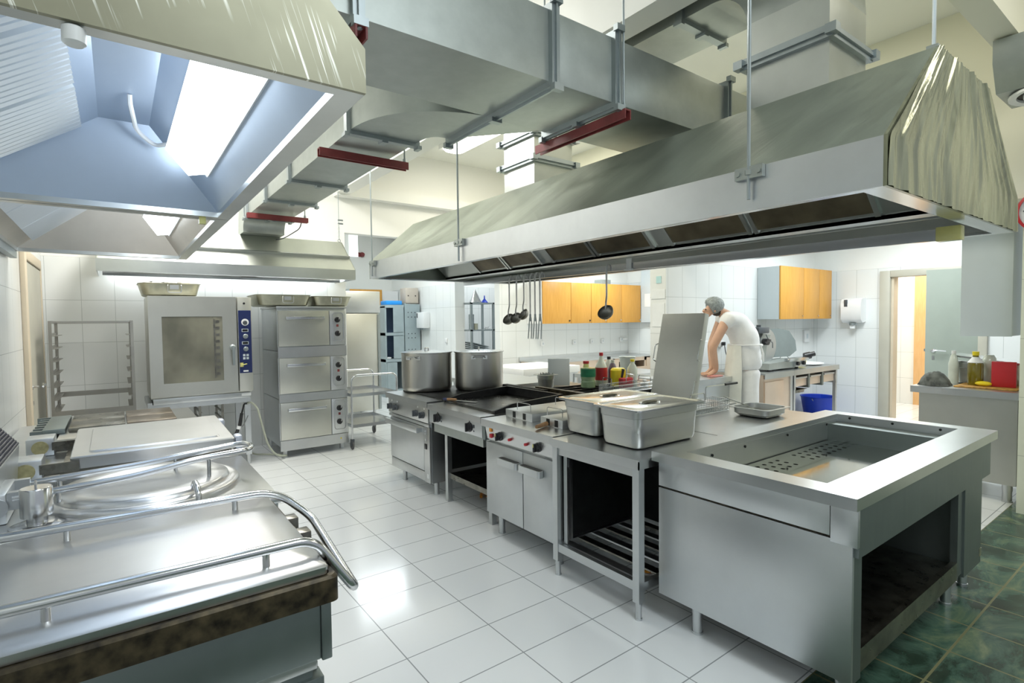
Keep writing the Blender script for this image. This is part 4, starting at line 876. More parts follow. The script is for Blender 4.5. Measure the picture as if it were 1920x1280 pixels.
single('wire_whisk_bundle', m, SHINY, 'loose wire utensils beside the tins on the middle shelf', 'utensil', (6.0, 9.0, 1.428))
# ------------------------------------------------------------------ ISLAND: front row
# cold well in the foreground
cw = thing('cold_well_counter', 'big steel counter with a sunken rectangular well in the right foreground', 'counter', (3.28, 1.35, 0))
ZT = .90; ax0, ax1, ay0, ay1 = 2.262, 4.28, .850, 1.832; bx0, bx1, by0, by1 = 2.388, 4.165, 1.012, 1.705
m = MB()
def frame(m, z0, z1, o, i):
    m.box(o[0], o[1], o[2], i[2], z0, z1); m.box(o[0], o[1], i[3], o[3], z0, z1); m.box(o[0], i[0], i[2], i[3], z0, z1); m.box(i[1], o[1], i[2], i[3], z0, z1)
frame(m, ZT - .006, ZT, (ax0, ax1, ay0, ay1), (bx0, bx1, by0, by1))
frame(m, ZT - .05, ZT - .006, (ax0, ax1, ay0, ay1), (ax0 + .006, ax1 - .006, ay0 + .006, ay1 - .006))
frame(m, ZT - .05, ZT - .044, (ax0 + .006, ax1 - .006, ay0 + .006, ay1 - .006), (ax0 + .03, ax1 - .03, ay0 + .03, ay1 - .03))
obj('worktop', m, TOP, cw)
m = MB(); m.box(bx0 - .004, bx0, by0, by1, .70, ZT - .006); m.box(bx1, bx1 + .004, by0, by1, .70, ZT - .006); m.box(bx0, bx1, by0 - .004, by0, .70, ZT - .006); m.box(bx0, bx1, by1, by1 + .004, .70, ZT - .006); m.box(bx0, bx1, by0, by1, .694, .70)
m.box(bx0, bx1, by1 - .002, by1, .868, .8685); m.box(bx1 - .002, bx1, by0, by1, .862, .866); we = obj('well', m, ST, cw)
def perforated(m, xs, ys, holes, z, r):
    """A sheet on the grid xs by ys; each cell in `holes` carries a round hole."""
    vv = {(i, j): m.bm.verts.new((x, y, z)) for i, x in enumerate(xs) for j, y in enumerate(ys)}
    for i in range(len(xs) - 1):
        for j in range(len(ys) - 1):
            c = [vv[i, j], vv[i + 1, j], vv[i + 1, j + 1], vv[i, j + 1]]
            if (i, j) not in holes: m.F(c); continue
            cx, cy = (xs[i] + xs[i + 1]) / 2, (ys[j] + ys[j + 1]) / 2
            ring = [m.bm.verts.new((cx + r * math.cos(2 * PI * k / 16), cy + r * math.sin(2 * PI * k / 16), z)) for k in range(16)]
            for s_, (a, b_) in enumerate(((2, 3), (3, 0), (0, 1), (1, 2))):      # sides facing 90, 180, 270, 0 degrees
                k0 = 2 + 4 * s_; q_ = [ring[(k0 + k) % 16] for k in range(5)]
                m.F([c[a], c[b_]] + q_[::-1])
xs_ = [bx0 + .01, 2.60, 2.90] + [2.93 + .075 * k for k in range(5)] + [3.36 + .075 * k for k in range(10)] + [bx1 - .01]
ys_ = [by0 + .01, 1.2, 1.40, 1.50, 1.555, 1.61, 1.665, by1 - .01]
hl_x = [i for i, x in enumerate(xs_[:-1]) if abs(xs_[i + 1] - x - .075) < .002]
m = MB(); perforated(m, xs_, ys_, {(i, j) for i in hl_x for j in (3, 4, 5)}, .735, .0135); pt = obj('perforated_tray', m, steel('wet_tray_steel', (.52, .53, .48), .07, (2, 2, 2), .12, .06, .001), we)
m = MB(); m.box(bx0 + .002, bx1 - .002, by0 + .002, by1 - .002, .7005, .703); obj('well_shade_plate', m, SOOTSHADE, we)  # dark plate painted as the shade seen through the tray holes
m = MB()
for x, y, ax in ((2.62, by1, 'y'), (2.95, by1, 'y'), (3.45, by1, 'y'), (4.0, by1, 'y')): m.lathe([(0, -.005), (.008, -.005), (.008, -.001), (0, -.001)], (x, y, .845), 10, 'y')
for y in (1.10, 1.36, 1.62): m.lathe([(0, -.005), (.008, -.005), (.008, -.001), (0, -.001)], (bx1, y, .88), 10, 'x')
obj('screw_heads', m, SOOTSHADE, we)
obj('front_band', box(2.282, 2.30, .956, 1.80, .722, .848, b=.001), ST, cw)
obj('front_band', box(2.278, 2.30, .853, .952, .700, .848, b=.001), ST, cw)
obj('front_panel', box(2.282, 2.30, .872, 1.80, .142, .712, b=.001), ST, cw)
m = MB(); m.box(2.296, 2.31, .875, 1.79, .708, .726); obj('gap_strip', m, BROWN, cw)
m = MB(); m.box(2.30, 2.372, .872, .90, .142, .70); obj('corner_post', m, GREENST, cw)
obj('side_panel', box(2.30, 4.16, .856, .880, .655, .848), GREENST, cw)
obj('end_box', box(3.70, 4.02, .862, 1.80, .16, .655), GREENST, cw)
m = MB(); m.box(4.02, 4.16, .88, 1.80, .66, .848); m.box(3.62, 3.70, .872, .905, .18, .655); obj('end_bracket', m, GREENST, cw)
m = MB(); m.box(2.32, 3.69, .90, 1.79, .215, .222); m.box(2.372, 3.62, .872, .90, .165, .262); obj('bottom_shelf', m, DARKST, cw)
m = MB(); m.box(2.31, 3.70, 1.775, 1.80, .15, .70); m.box(2.302, 2.31, .90, 1.775, .15, .70); obj('inner_lining', m, SOOTSHADE, cw)
legs(cw, [(2.335, 1.60), (2.36, .935), (4.00, .94), (4.00, 1.72), (3.66, .93)], .165, .027)
m = MB(); m.cyl((4.02, .94, .43), (4.06, .94, .43), .03, seg=14); tv = obj('drain_tap', m, SHINY, cw)
m = MB(); m.lathe([(0, 0), (.032, 0), (.036, .02), (.03, .05), (0, .052)], (4.07, .94, .43), 14, 'x'); part_label(obj('tap_knob', m, BROWN, tv), 'brown plastic tap knob'); m = MB(); m.cyl((4.06, .94, .43), (4.06, .94, .50), .022, seg=10); obj('tap_body', m, BLACKP, tv)
m = MB(); m.cyl((4.02, .95, .60), (4.06, .95, .60), .008, seg=8); m.tube([(4.065, .95 + .03 * math.cos(q), .60 + .03 * math.sin(q)) for q in [2 * PI * j / 16 for j in range(16)]], .008, 6, closed=True); part_label(obj('hand_wheel', m, GREENL, cw), 'small green valve wheel')
m = MB(); m.lathe([(.03, 0), (.042, .09), (.046, .09), (.034, 0)], (4.14, 1.02, .50), 18); m.lathe([(0, 0), (.034, 0), (.034, .005), (0, .005)], (4.14, 1.02, .50), 18); m.box(4.02, 4.11, 1.01, 1.03, .53, .55); part_label(obj('drip_cup', m, ALU, cw), 'metal cup on the end bracket')
obj('socket_plate', box(4.02, 4.035, .90, .95, .62, .68, b=.003), WHITE, cw)
m = MB(); m.box(3.985, 4.024, .859, .862, .20, .245); obj('type_plate', m, ALU, cw)

# open table beside it
ot = thing('open_table', 'open steel table with slatted bottom shelf between the cold well and the fryer', 'table', (2.6, 2.18, 0))
m = MB(); m.box(2.165, 3.02, 1.836, 2.535, .855, .862); m.box(2.165, 2.172, 1.836, 2.535, .812, .855); m.box(2.165, 3.02, 1.836, 1.842, .812, .855); m.box(2.172, 2.19, 1.842, 2.535, .812, .817)
obj('worktop', m, TOP, ot)
for x, y in ((2.192, 1.862), (2.192, 2.508), (2.97, 1.862), (2.97, 2.508)):
    m = MB(); m.box(x - .022, x + .022, y - .022, y + .022, .095, .812); m.cyl((x, y, 0), (x, y, .10), .017, seg=14); m.cyl((x, y, 0), (x, y, .01), .02, seg=14); obj('leg', m, ST, ot)
m = MB(); m.box(2.18, 2.205, 1.884, 2.486, .765, .812); obj('apron_rail', m, STH, ot)
m = MB(); m.box(2.176, 2.206, 1.884, 2.486, .155, .205); m.box(2.206, 2.99, 1.842, 1.868, .155, .20); m.box(2.206, 2.99, 2.50, 2.526, .155, .20); m.box(2.96, 2.99, 1.868, 2.50, .155, .20); obj('shelf_frame', m, ST, ot)
for i in range(6): obj('shelf_slat', box(2.235 + i * .125, 2.29 + i * .125, 1.868, 2.50, .185, .195), STH if i % 2 == 0 else DARKST, ot)
m = MB(); m.box(2.94, 2.955, 1.89, 2.486, .21, .80); m.box(2.23, 2.94, 2.508, 2.525, .21, .80); obj('back_panel', m, SOOTSHADE, ot)  # sooty fryer side, plus a black sheet painted as shade at the back
m = MB(); m.box(2.21, 2.225, 2.44, 2.47, .21, .78); m.box(2.26, 2.275, 2.46, 2.49, .21, .80); obj('guide_strip', m, STH, ot)
m = MB(); m.box(2.215, 2.25, 2.425, 2.455, .69, .745, b=.006); obj('catch', m, BLACKP, ot)
for i, (x, y) in enumerate(((2.52, 2.30), (2.66, 2.18), (2.80, 2.0))):
    m = MB(); m.sphere((x, y, .010), .03, (1.2, .9, .35), 10); single('food_scrap', m, ORANGE, 'orange scrap on the floor under the slatted shelf', 'scrap', (x, y, 0), 'orange scraps under the slatted shelf')

# two-tank fryer
fy = thing('deep_fryer', 'steel deep fryer with two doors and two covered tanks', 'fryer', (2.65, 2.95, 0))
obj('body', box(2.235, 3.10, 2.555, 3.365, .165, .86), ST, fy)
m = MB(); m.box(2.188, 3.11, 2.545, 3.375, .858, .866); m.box(2.188, 2.196, 2.545, 3.375, .812, .858); obj('top', m, TOP, fy)
m = MB(); m.slab([(2.212, 2.56, .720), (2.212, 3.33, .720), (2.200, 3.33, .812), (2.200, 2.56, .812)], (.02, 0, 0)); cp = obj('control_panel', m, STH, fy)
obj('panel_rib', box(2.20, 2.235, 3.335, 3.37, .705, .812), GREENST, fy)
for y0, y1, hy in ((2.890, 3.335, 3.02), (2.560, 2.882, 2.77)):
    d_ = obj('door', box(2.208, 2.232, y0, y1, .168, .700, b=.003), ST, fy)
    m = MB(); o_ = rrect(2.158, 2.208, hy - .115, hy + .115, .02, .575); m.loft([o_, [p + Vector((0, 0, .045)) for p in o_]]); obj('handle', m, ST, d_)
    m = MB(); o_ = rrect(2.168, 2.208, hy - .105, hy + .105, .015, .6205); m.loft([o_, [p + Vector((0, 0, .001)) for p in o_]]); obj('handle_recess', m, SOOTSHADE, d_)
for y in (3.145, 2.712): 
    k = knob_x(cp, 2.206, y, .766, .028); m = MB(); m.box(2.158, 2.162, y - .004, y + .004, .77, .792); part_label(obj('pointer', m, YELOIL if False else YELLOIL, k), 'pale pointer mark')
for y, z, mt, lb in ((3.256, .797, ORANGE, 'amber pilot lamp'), (3.255, .752, REDP, 'red pilot lamp')):
    m = MB(); m.box(2.192, 2.206, y - .014, y + .014, z - .014, z + .014, b=.002); part_label(obj('pilot_lamp', m, mt, cp), lb)
for y in (3.018, 2.832): m = MB(); m.cyl((2.205, y, .764), (2.185, y, .764), .010, seg=10); part_label(obj('reset_button', m, REDP, cp), 'small red reset button')
for y0, y1 in ((3.0, 3.325), (2.675, 2.905)):
    m = MB(); m.box(2.385, 2.97, y0, y1, .866, .925, b=.003); tk = obj('tank_cover', m, ST, fy)
    m = MB()
    for k in (.30, .68): m.box(2.3835, 2.386, y1 - (y1 - y0) * k - .03, y1 - (y1 - y0) * k + .005, .872, .918)
    obj('cover_slots', m, SOOTSHADE, tk)
    for xx in (2.42, 2.80) if y0 > 2.9 else (2.44,):
        m = MB(); m.tube(fillet([(xx, y0 + .06, .926), (xx, y0 + .06, .985), (xx, y0 + .22, .985), (xx, y0 + .22, .926)], .015), .0035, 6); obj('wire_handle', m, SHINY, tk)
legs(fy, [(2.30, 3.27), (2.30, 2.62), (3.02, 2.62), (3.02, 3.27)], .165, .026)
m = MB(); m.cyl((2.252, 2.785, .884), (2.376, 2.828, .884), .0125, r2=.0165, seg=12); single('worn_wooden_handle', m, WOODH, 'worn wooden tool handle lying at the fryer front edge', 'handle', (2.31, 2.80, .867))

# griddle
gr = thing('griddle', 'black griddle plate on an open steel stand between fryer and range', 'griddle', (2.7, 3.87, 0))
m = MB(); m.box(2.218, 3.12, 3.425, 4.295, .856, .864); m.box(2.218, 2.226, 3.425, 4.295, .815, .856); obj('top', m, TOP, gr)
cp = obj('control_panel', box(2.235, 2.26, 3.43, 4.29, .700, .815, b=.002), ST, gr)
obj('panel_lip', box(2.245, 2.30, 3.43, 4.22, .625, .698), GALV, gr)
for y in (4.13, 3.606):
    knob_x(cp, 2.235, y, .760, .034); m = MB(); m.box(2.232, 2.236, y - .07, y - .045, .76, .785, b=.002); m.lathe([(0, -.004), (.006, -.004), (.006, 0), (0, 0)], (2.235, y - .06, .735), 8, 'x'); m.lathe([(0, -.003), (.006, -.003), (.006, 0), (0, 0)], (2.235, y + .005, .803), 8, 'x'); obj('panel_marks', m, DKGREY, cp)
m = MB(); m.box(2.39, 3.10, 3.50, 4.29, .864, .882); pl = obj('griddle_plate', m, steel('seasoned_plate', (.10, .10, .095), .24, (2, 2, 2), .5, .25, .03, bscale=5), gr)
m = MB(); m.slab([(2.385, 3.475, .866), (3.10, 3.475, .866), (3.10, 3.475, .955), (2.56, 3.475, .925), (2.385, 3.475, .885)], (0, .025, 0)); m.slab([(2.385, 4.29, .866), (3.10, 4.29, .866), (3.10, 4.29, .955), (2.56, 4.29, .925), (2.385, 4.29, .885)], (0, -.02, 0)); m.box(3.085, 3.11, 3.475, 4.29, .866, .955); obj('splash_rim', m, IRON, gr)
for x, y in ((2.345, 4.15), (2.345, 3.46), (3.06, 4.25), (3.06, 3.46)): m = MB(); m.box(x - .022, x + .022, y - .022, y + .022, .012, .70); m.box(x - .026, x + .026, y - .026, y + .026, 0, .016); obj('leg', m, ST, gr)
m = MB(); m.box(2.35, 3.05, 3.48, 4.13, .245, .252); m.box(2.345, 2.36, 3.48, 4.13, .205, .252); obj('bottom_shelf', m, DARKST, gr)
m = MB(); m.box(3.03, 3.05, 3.48, 4.23, .26, .70); m.box(2.38, 3.03, 4.20, 4.22, .26, .70); m.box(2.38, 3.03, 3.44, 3.455, .26, .70); obj('back_panel', m, SOOTSHADE, gr)
kn = thing('spatula', 'spatula with a striped wooden handle lying on the griddle edge', 'spatula', (2.46, 4.12, .884)); m = MB(); m.cyl((2.375, 4.265, .896), (2.43, 4.145, .898), .012, seg=10); obj('handle', m, WOODH, kn); m = MB(); m.cyl((2.372, 4.272, .896), (2.39, 4.232, .897), .0125, seg=10); obj('handle_end', m, BLUEP, kn); m = MB(); m.slab([(2.42, 4.15, .890), (2.445, 4.16, .890), (2.55, 3.97, .886), (2.51, 3.95, .886)], (0, 0, .002)); obj('blade', m, STH, kn)
m = MB(); m.tube(fillet([(2.60, 4.02, .014), (2.64, 4.08, .022), (2.70, 4.10, .014)], .03), .014, 8); m.box(2.66, 2.80, 4.0, 4.03, .0, .006); single('food_scrap', m, ORANGE, 'bright orange peel on the floor under the griddle', 'scrap', (2.66, 4.05, 0))

# range with oven under the stockpots
ra = thing('oven_range', 'range with four black knobs and an oven door, carrying both stockpots', 'range', (2.7, 4.83, 0))
obj('body', box(2.285, 3.24, 4.345, 5.22, .115, .85), ST, ra)
m = MB(); m.box(2.248, 3.25, 4.362, 5.29, .850, .868); m.box(2.248, 2.256, 4.362, 5.29, .815, .850); obj('top', m, TOP, ra)
obj('hot_plate', box(2.42, 3.22, 4.375, 5.23, .868, .878, b=.002), IRON, ra)
cp = obj('control_panel', box(2.262, 2.285, 4.37, 5.25, .668, .815, b=.002), DARKST if False else STH, ra)
for y in (5.185, 5.054, 4.602, 4.47):
    k = knob_x(cp, 2.262, y, .735, .028, DKGREY); m = MB(); m.lathe([(0, -.003), (.008, -.003), (.008, 0), (0, 0)], (2.262, y - .025, .795), 8, 'x'); obj('knob_mark', m, WHITE, cp)
obj('oven_lip', box(2.262, 2.30, 4.36, 5.24, .632, .660, b=.002), ST, ra)
d_ = obj('oven_door', box(2.262, 2.284, 4.462, 5.205, .215, .625, b=.003), ST, ra)
m = MB(); m.box(2.205, 2.235, 4.50, 5.215, .565, .615, b=.004); m.box(2.23, 2.264, 4.50, 4.54, .57, .61); m.box(2.23, 2.264, 5.175, 5.215, .57, .61); obj('door_handle', m, ST, d_)
obj('drawer_front', box(2.268, 2.286, 4.45, 5.205, .118, .205, b=.002), STH, ra)
co_ = obj('door_column', box(2.262, 2.284, 4.35, 4.455, .118, .63, b=.002), STH, ra)
m = MB(); m.box(2.255, 2.263, 4.40, 4.44, .425, .475, b=.002); obj('latch', m, BLACKP, co_); m = MB(); m.box(2.258, 2.263, 4.40, 4.44, .56, .60); m.box(2.258, 2.263, 4.41, 4.43, .50, .52); obj('hinge_plate', m, SHINY, co_)
m = MB(); m.box(2.259, 2.2625, 4.365, 4.40, .16, .20); obj('rating_label', m, PAPER, co_)
legs(ra, [(2.32, 5.0), (2.345, 4.32 + .06), (3.16, 5.1), (3.16, 4.42)], .115, .024)

# stockpots
def stockpot(x, y, z, r, h, ang, label):
    t = thing('stockpot', label, 'pot', (x, y, z), 'tall stockpots on the range')
    m = MB(); m.lathe([(0, 0), (r - .035, 0), (r - .012, .008), (r - .002, .028), (r, .05), (r, h - .006), (r + .008, h - .003), (r + .008, h + .003), (r - .004, h + .003), (r - .004, h - .02), (0, h - .02)], (x, y, z), 56); obj('pot_body', m, POT, t)
    m = MB(); m.lathe([(0, h + .022), (r * .55, h + .020), (r * .9, h + .010), (r + .012, h + .008), (r + .012, h + .003), (0, h + .003)], (x, y, z), 56); ld = obj('lid', m, SHINY, t)
    c, s = math.cos(ang), math.sin(ang)
    m = MB(); m.tube(fillet([(x - .035 * c, y - .035 * s, z + h + .020), (x - .035 * c, y - .035 * s, z + h + .045), (x + .035 * c, y + .035 * s, z + h + .045), (x + .035 * c, y + .035 * s, z + h + .020)], .012), .008, 8); obj('lid_handle', m, SHINY, ld)
    for k in (0, 1):
        a = ang + PI * k; ca, sa = math.cos(a), math.sin(a); tx, ty = -sa, ca; zz = z + h - .045
        def P(o, w, dz): return (x + ca * (r + o) + tx * w, y + sa * (r + o) + ty * w, zz + dz)
        m = MB(); m.tube(fillet([P(-.004, -.06, 0), P(.03, -.06, .0), P(.055, -.05, .012), P(.055, .05, .012), P(.03, .06, .0), P(-.004, .06, 0)], .02), .007, 8)
        for w in (-.06, .06): m.slab([P(.0, w - .022, -.018), P(.0, w + .022, -.018), P(.0, w + .022, .018), P(.0, w - .022, .018)], (ca * .006, sa * .006, 0))
        obj('handle', m, SHINY, t)
    return t
stockpot(2.64, 5.105, .879, .262, .395, R(212), 'left stockpot of the two, standing at the far corner of the range')
stockpot(3.10, 4.80, .879, .256, .395, R(238), 'right stockpot of the two, standing next to the griddle')

# gastronorm pans
def gn_pan(x0, x1, y0, y1, z, h, label, group=None, lid=True, fl=.022, mat=GNST):
    t = thing('gastronorm_pan', label, 'pan', ((x0 + x1) / 2, (y0 + y1) / 2, z), group)
    m = MB(); S = []
    for zz, i, r in ((0, fl + .025, .04), (.008, fl + .008, .05), (.03, fl, .055), (h - .05, .016, .055), (h - .045, .010, .055), (h - .004, .008, .055), (h - .004, -.012, .03), (h, -.012, .03), (h, .010, .05), (h - .045, .014, .05), (.03, fl + .004, .05), (.010, fl + .02, .04)):
        S.append(rrect(x0 + i, x1 - i, y0 + i, y1 - i, r, z + zz, 5))
    m.loft(S); obj('pan_body', m, mat, t)
    if lid:
        m = MB(); S = []
        for zz, i, r in ((.001, -.014, .03), (.010, -.014, .03), (.012, .0, .035), (.004, .012, .04), (.004, .03, .04), (.009, .045, .04)): S.append(rrect(x0 + i, x1 - i, y0 + i, y1 - i, r, z + h + zz, 5))
        m.loft(S); ld = obj('lid', m, SHINY, t)
        cx, cy = (x0 + x1) / 2, (y0 + y1) / 2
        m = MB(); m.loft([[Vector((cx + a * math.cos(q), cy + b_ * math.sin(q), z + h + dz)) for q in [2 * PI * j / 28 for j in range(28)]] for a, b_, dz in ((.085, .05, .0095), (.083, .048, .012), (.078, .043, .0095), (.07, .036, .0092))]); hr = obj('handle_dish', m, SHINY, ld)
        m = MB(); m.tube([(cx - .062, cy, z + h + .011), (cx - .03, cy, z + h + .0145), (cx + .03, cy, z + h + .0145), (cx + .062, cy, z + h + .011)], .008, 8); obj('grip', m, DARKST, ld)
        
    return t
gn_pan(2.345, 2.945, 2.322, 2.655, .8665, .215, 'lidded deep steel pan behind, partly hidden by the one in front', 'lidded deep pans on the open table')
gn_pan(2.300, 2.900, 1.950, 2.288, .8625, .222, 'lidded deep steel pan in front, with a dent in its lower edge', 'lidded deep pans on the open table')
gn_pan(3.735, 4.045, 1.985, 2.285, .865, .066, 'shallow open steel tray with a ladle handle on the island worktop', None, False, .016)
m = MB(); m.tube([(3.70, 2.31, 1.005), (3.80, 2.20, .945), (3.90, 2.12, .882)], .005, 6); m.sphere((3.925, 2.10, .885), .03, (1, 1, .35), 12); single('serving_spoon', m, SHINY, 'steel serving spoon resting in the shallow tray', 'spoon', (3.85, 2.16, .877))

# ------------------------------------------------------------------ ISLAND: back row
wt = thing('worktop_table', 'plain steel worktop at the back of the island behind the lidded pans', 'table', (3.66, 2.2, 0))
m = MB(); m.box(3.025, 4.285, 1.836, 2.545, .855, .863); m.box(4.277, 4.285, 1.836, 2.545, .81, .855); obj('worktop', m, TOP, wt)
obj('cabinet', box(3.05, 4.25, 1.86, 2.53, .15, .855), ST, wt); legs(wt, [(3.12, 1.92), (4.18, 1.92), (3.12, 2.47), (4.18, 2.47)], .15, .025)
bf = thing('lidded_fryer', 'steel fryer in the back row with its tall lid standing up', 'fryer', (3.7, 2.95, 0))
obj('body', box(3.14, 4.28, 2.575, 3.36, .15, .85), ST, bf); m = MB(); frame(m, .85, .868, (3.13, 4.29, 2.565, 3.375), (3.30, 3.84, 2.66, 3.28)); obj('top', m, TOP, bf); obj('oil_tank', box(3.30, 3.84, 2.66, 3.28, .80, .852), DARKST, bf)
M_ = Matrix.Translation((3.88, 2.92, .875)) @ Matrix.Rotation(R(13.5), 4, 'Y')
m = MB(); m.box(-.03, .03, -.225, .215, .0, .785, b=.003, M=M_); ld = obj('standing_lid', m, steel('fryer_lid_steel', (.66, .67, .64), .5, (5, 5, .5), .06, .1, .02, metal=.75), bf)
for y0, zz in ((-.23, .46), (-.23, .10)):
    m = MB(); m.tube([M_ @ p for p in fillet([(-.02, -.225, zz - .09), (-.045, -.225, zz - .09), (-.055, -.235, zz + .09), (-.02, -.225, zz + .09)], .02)], .004, 6); obj('wire_handle', m, SHINY, ld)
m = MB(); m.tube([M_ @ p for p in fillet([(-.0, .215, .34), (-.0, .27, .36), (-.0, .27, .50), (-.0, .215, .52)], .02)], .005, 6); obj('wire_handle', m, SHINY, ld)
legs(bf, [(3.2, 2.64), (4.2, 2.64), (3.2, 3.3), (4.2, 3.3)], .15, .025)
def fry_basket(x0, x1, y0, y1, z0, z1, label, loops):
    t = thing('fry_basket', label, 'basket', ((x0 + x1) / 2, (y0 + y1) / 2, z0)); m = MB()
    for zz in (z0 + .004, (z0 + z1) / 2, z1): m.tube([(x0, y0, zz), (x1, y0, zz), (x1, y1, zz), (x0, y1, zz)], .0035, 6, closed=True)
    obj('frame', m, SHINY, t); m = MB(); n = 22
    for i in range(n + 1):
        x = x0 + (x1 - x0) * i / n; m.tube([(x, y0, z1), (x, y0, z0 + .004), (x, y1, z0 + .004), (x, y1, z1)], .0014, 4)
    for i in range(10):
        y = y0 + (y1 - y0) * i / 9; m.tube([(x0, y, z1), (x0, y, z0 + .004), (x1, y, z0 + .004), (x1, y, z1)], .0014, 4)
    for i in range(1, 6):
        zz = z0 + (z1 - z0) * i / 6; m.tube([(x0, y0, zz), (x1, y0, zz), (x1, y1, zz), (x0, y1, zz)], .0014, 4, closed=True)
    o = obj('mesh', m, GALVD, t); 
    for lp in loops: m = MB(); m.tube(fillet(lp, .02), .004, 6); obj('wire_loop', m, SHINY, t)
    return t
b1 = fry_basket(3.24, 3.92, 2.40, 2.555, .866, .955, 'wire mesh fry basket with black handle grip beside the standing lid', [[(3.42, 2.41, .955), (3.42, 2.41, 1.03), (3.60, 2.41, 1.03), (3.60, 2.41, .955)], [(3.72, 2.48, .955), (3.72, 2.48, 1.06), (4.0, 2.44, 1.065)]])
m = MB(); m.cyl((3.94, 2.449, 1.064), (4.08, 2.43, 1.068), .010, seg=10); obj('grip', m, BLACKP, b1)
fry_basket(3.66, 4.20, 3.395, 3.58, .915, .985, 'empty wire basket behind the lidded pans in front of the sauce bottles', [[(3.70, 3.57, .985), (3.70, 3.57, 1.05), (3.70, 3.46, 1.05), (3.70, 3.46, .985)], [(3.95, 3.40, .985), (3.95, 3.40, 1.07), (3.97, 3.52, 1.07), (3.97, 3.52, .985)], [(4.2, 3.41, .985), (4.2, 3.41, 1.04), (4.2, 3.56, 1.04), (4.2, 3.56, .985)]])
br_ = thing('gas_range', 'dark back-row range behind the griddle carrying bottles and a small pan', 'range', (3.75, 4.0, 0))
obj('body', box(3.27, 4.28, 3.40, 4.64, .15, .85), ST, br_); obj('top', box(3.26, 4.29, 3.39, 4.65, .85, .868), DARKST, br_)
obj('raised_edge', box(3.27, 3.32, 3.40, 4.06, .868, .955), BROWN, br_)
m = MB()
for yy in (3.44, 3.58, 3.72, 3.86, 4.0, 4.14): m.box(3.36, 4.25, yy - .008, yy + .008, .885, .91)
for xx in (3.40, 3.62, 3.84, 4.06, 4.22): m.box(xx - .008, xx + .008, 3.42, 4.16, .868, .898)
obj('pan_grate', m, IRON, br_); legs(br_, [(3.34, 3.46), (4.2, 3.46), (3.34, 4.58), (4.2, 4.58)], .15, .025)
cg = thing('chargrill', 'low chargrill with a black ribbed front bar behind the right stockpot', 'grill', (3.5, 4.9, 0))
obj('body', box(3.30, 4.28, 4.67, 5.25, .15, .868), ST, cg); m = MB(); m.box(3.30, 4.28, 4.67, 5.25, .868, .90); obj('top', m, TOP, cg)
legs(cg, [(3.36, 4.72), (4.2, 4.72), (3.36, 5.2), (4.2, 5.2)], .15, .025)
m = MB(); m.box(3.20, 3.26, 3.84, 4.52, .87, .93, b=.01)
for i in range(34): m.box(3.195, 3.255, 3.85 + i * .0195, 3.86 + i * .0195, .93, .945)
single('ribbed_grate_bar', m, IRON, 'long black ribbed cast bar at the back edge of the griddle', 'grate', (3.23, 4.18, .87))
ZB = .911
def bottle(x, y, z, prof, parts, label, body_mat, cat='bottle'):
    t = thing('sauce_bottle', label, cat, (x, y, z)); m = MB(); m.lathe(prof, (x, y, z), 24); obj('bottle_body', m, body_mat, t)
    for nm, pr, mt in parts: m = MB(); m.lathe(pr, (x, y, z), 24); obj(nm, m, mt, t)
    return t
bottle(3.86, 3.93, ZB, [(0, 0), (.072, 0), (.075, .02), (.068, .07), (.075, .11), (.075, .20), (0, .205)], [('label_band', [(.0755, .11), (.0765, .11), (.0765, .19), (.0755, .19)], GREENL), ('lower_bottle', [(.069, .03), (.072, .05), (.072, .06), (.069, .07)], GREENB)], 'green-labelled round jar among the bottles behind the wire basket', GREENB, 'jar')
bottle(3.90, 4.00, ZB, [(0, .0), (.030, 0), (.030, .205), (.026, .23), (.026, .235), (0, .235)], [('cap', [(0, .235), (.031, .235), (.031, .262), (0, .262)], REDP)], 'slim pale yellow bottle with red cap behind the green-labelled jar', YELLOIL)
bottle(4.06, 3.94, ZB, [(0, 0), (.058, 0), (.062, .01), (.062, .19), (.05, .225), (.022, .28), (.018, .31), (0, .31)], [('cap', [(0, .312), (.021, .312), (.021, .345), (0, .345)], REDP), ('red_label', [(.0625, .06), (.0635, .06), (.0635, .19), (.0625, .19)], REDP)], 'tall clear bottle with red cap and plain red label', CLEARB)
bottle(4.20, 3.91, ZB, [(0, 0), (.045, 0), (.048, .01), (.048, .16), (.03, .215), (.02, .23), (0, .23)], [('cap', [(0, .23), (.022, .23), (.018, .25), (.018, .262), (0, .262)], GALV)], 'purple-brown sauce bottle with pale cap', PURPLE)
bottle(4.26, 4.02, ZB, [(0, 0), (.035, 0), (.035, .22), (.018, .26), (0, .26)], [('cap', [(0, .26), (.020, .26), (.020, .29), (0, .29)], BLACKP)], 'clear bottle with black cap behind the purple-brown sauce', CLEARB)
bottle(4.245, 3.68, ZB, [(0, 0), (.045, 0), (.05, .01), (.05, .19), (.02, .24), (.018, .255), (0, .255)], [('cap', [(0, .255), (.021, .255), (.021, .28), (0, .28)], YELP)], 'clear ribbed bottle with yellow cap, rightmost of the bottles on the island', CLEARB)
m = MB(); m.lathe([(0, 0), (.07, 0), (.078, .01), (.078, .17), (.06, .19), (0, .19)], (4.13, 3.77, ZB), 20); t = single('oil_canister', m, YELP, 'yellow canister standing behind the small red box', 'canister', (4.13, 3.77, ZB))
single('red_box', box(4.04, 4.19, 3.62, 3.685, ZB, ZB + .10, b=.01), REDP, 'small red plastic tub in front of the yellow canister', 'tub', (4.115, 3.65, ZB))
m = MB(); m.cyl((4.105, 3.70, ZB + .10), (4.12, 3.69, ZB + .185), .012, r2=.016, seg=10); m.cyl((4.09, 3.70, ZB), (4.105, 3.70, ZB + .10), .005, seg=8); single('black_handled_tool', m, BLACKP, 'black-handled tool standing by the yellow canister', 'tool', (4.1, 3.7, ZB))
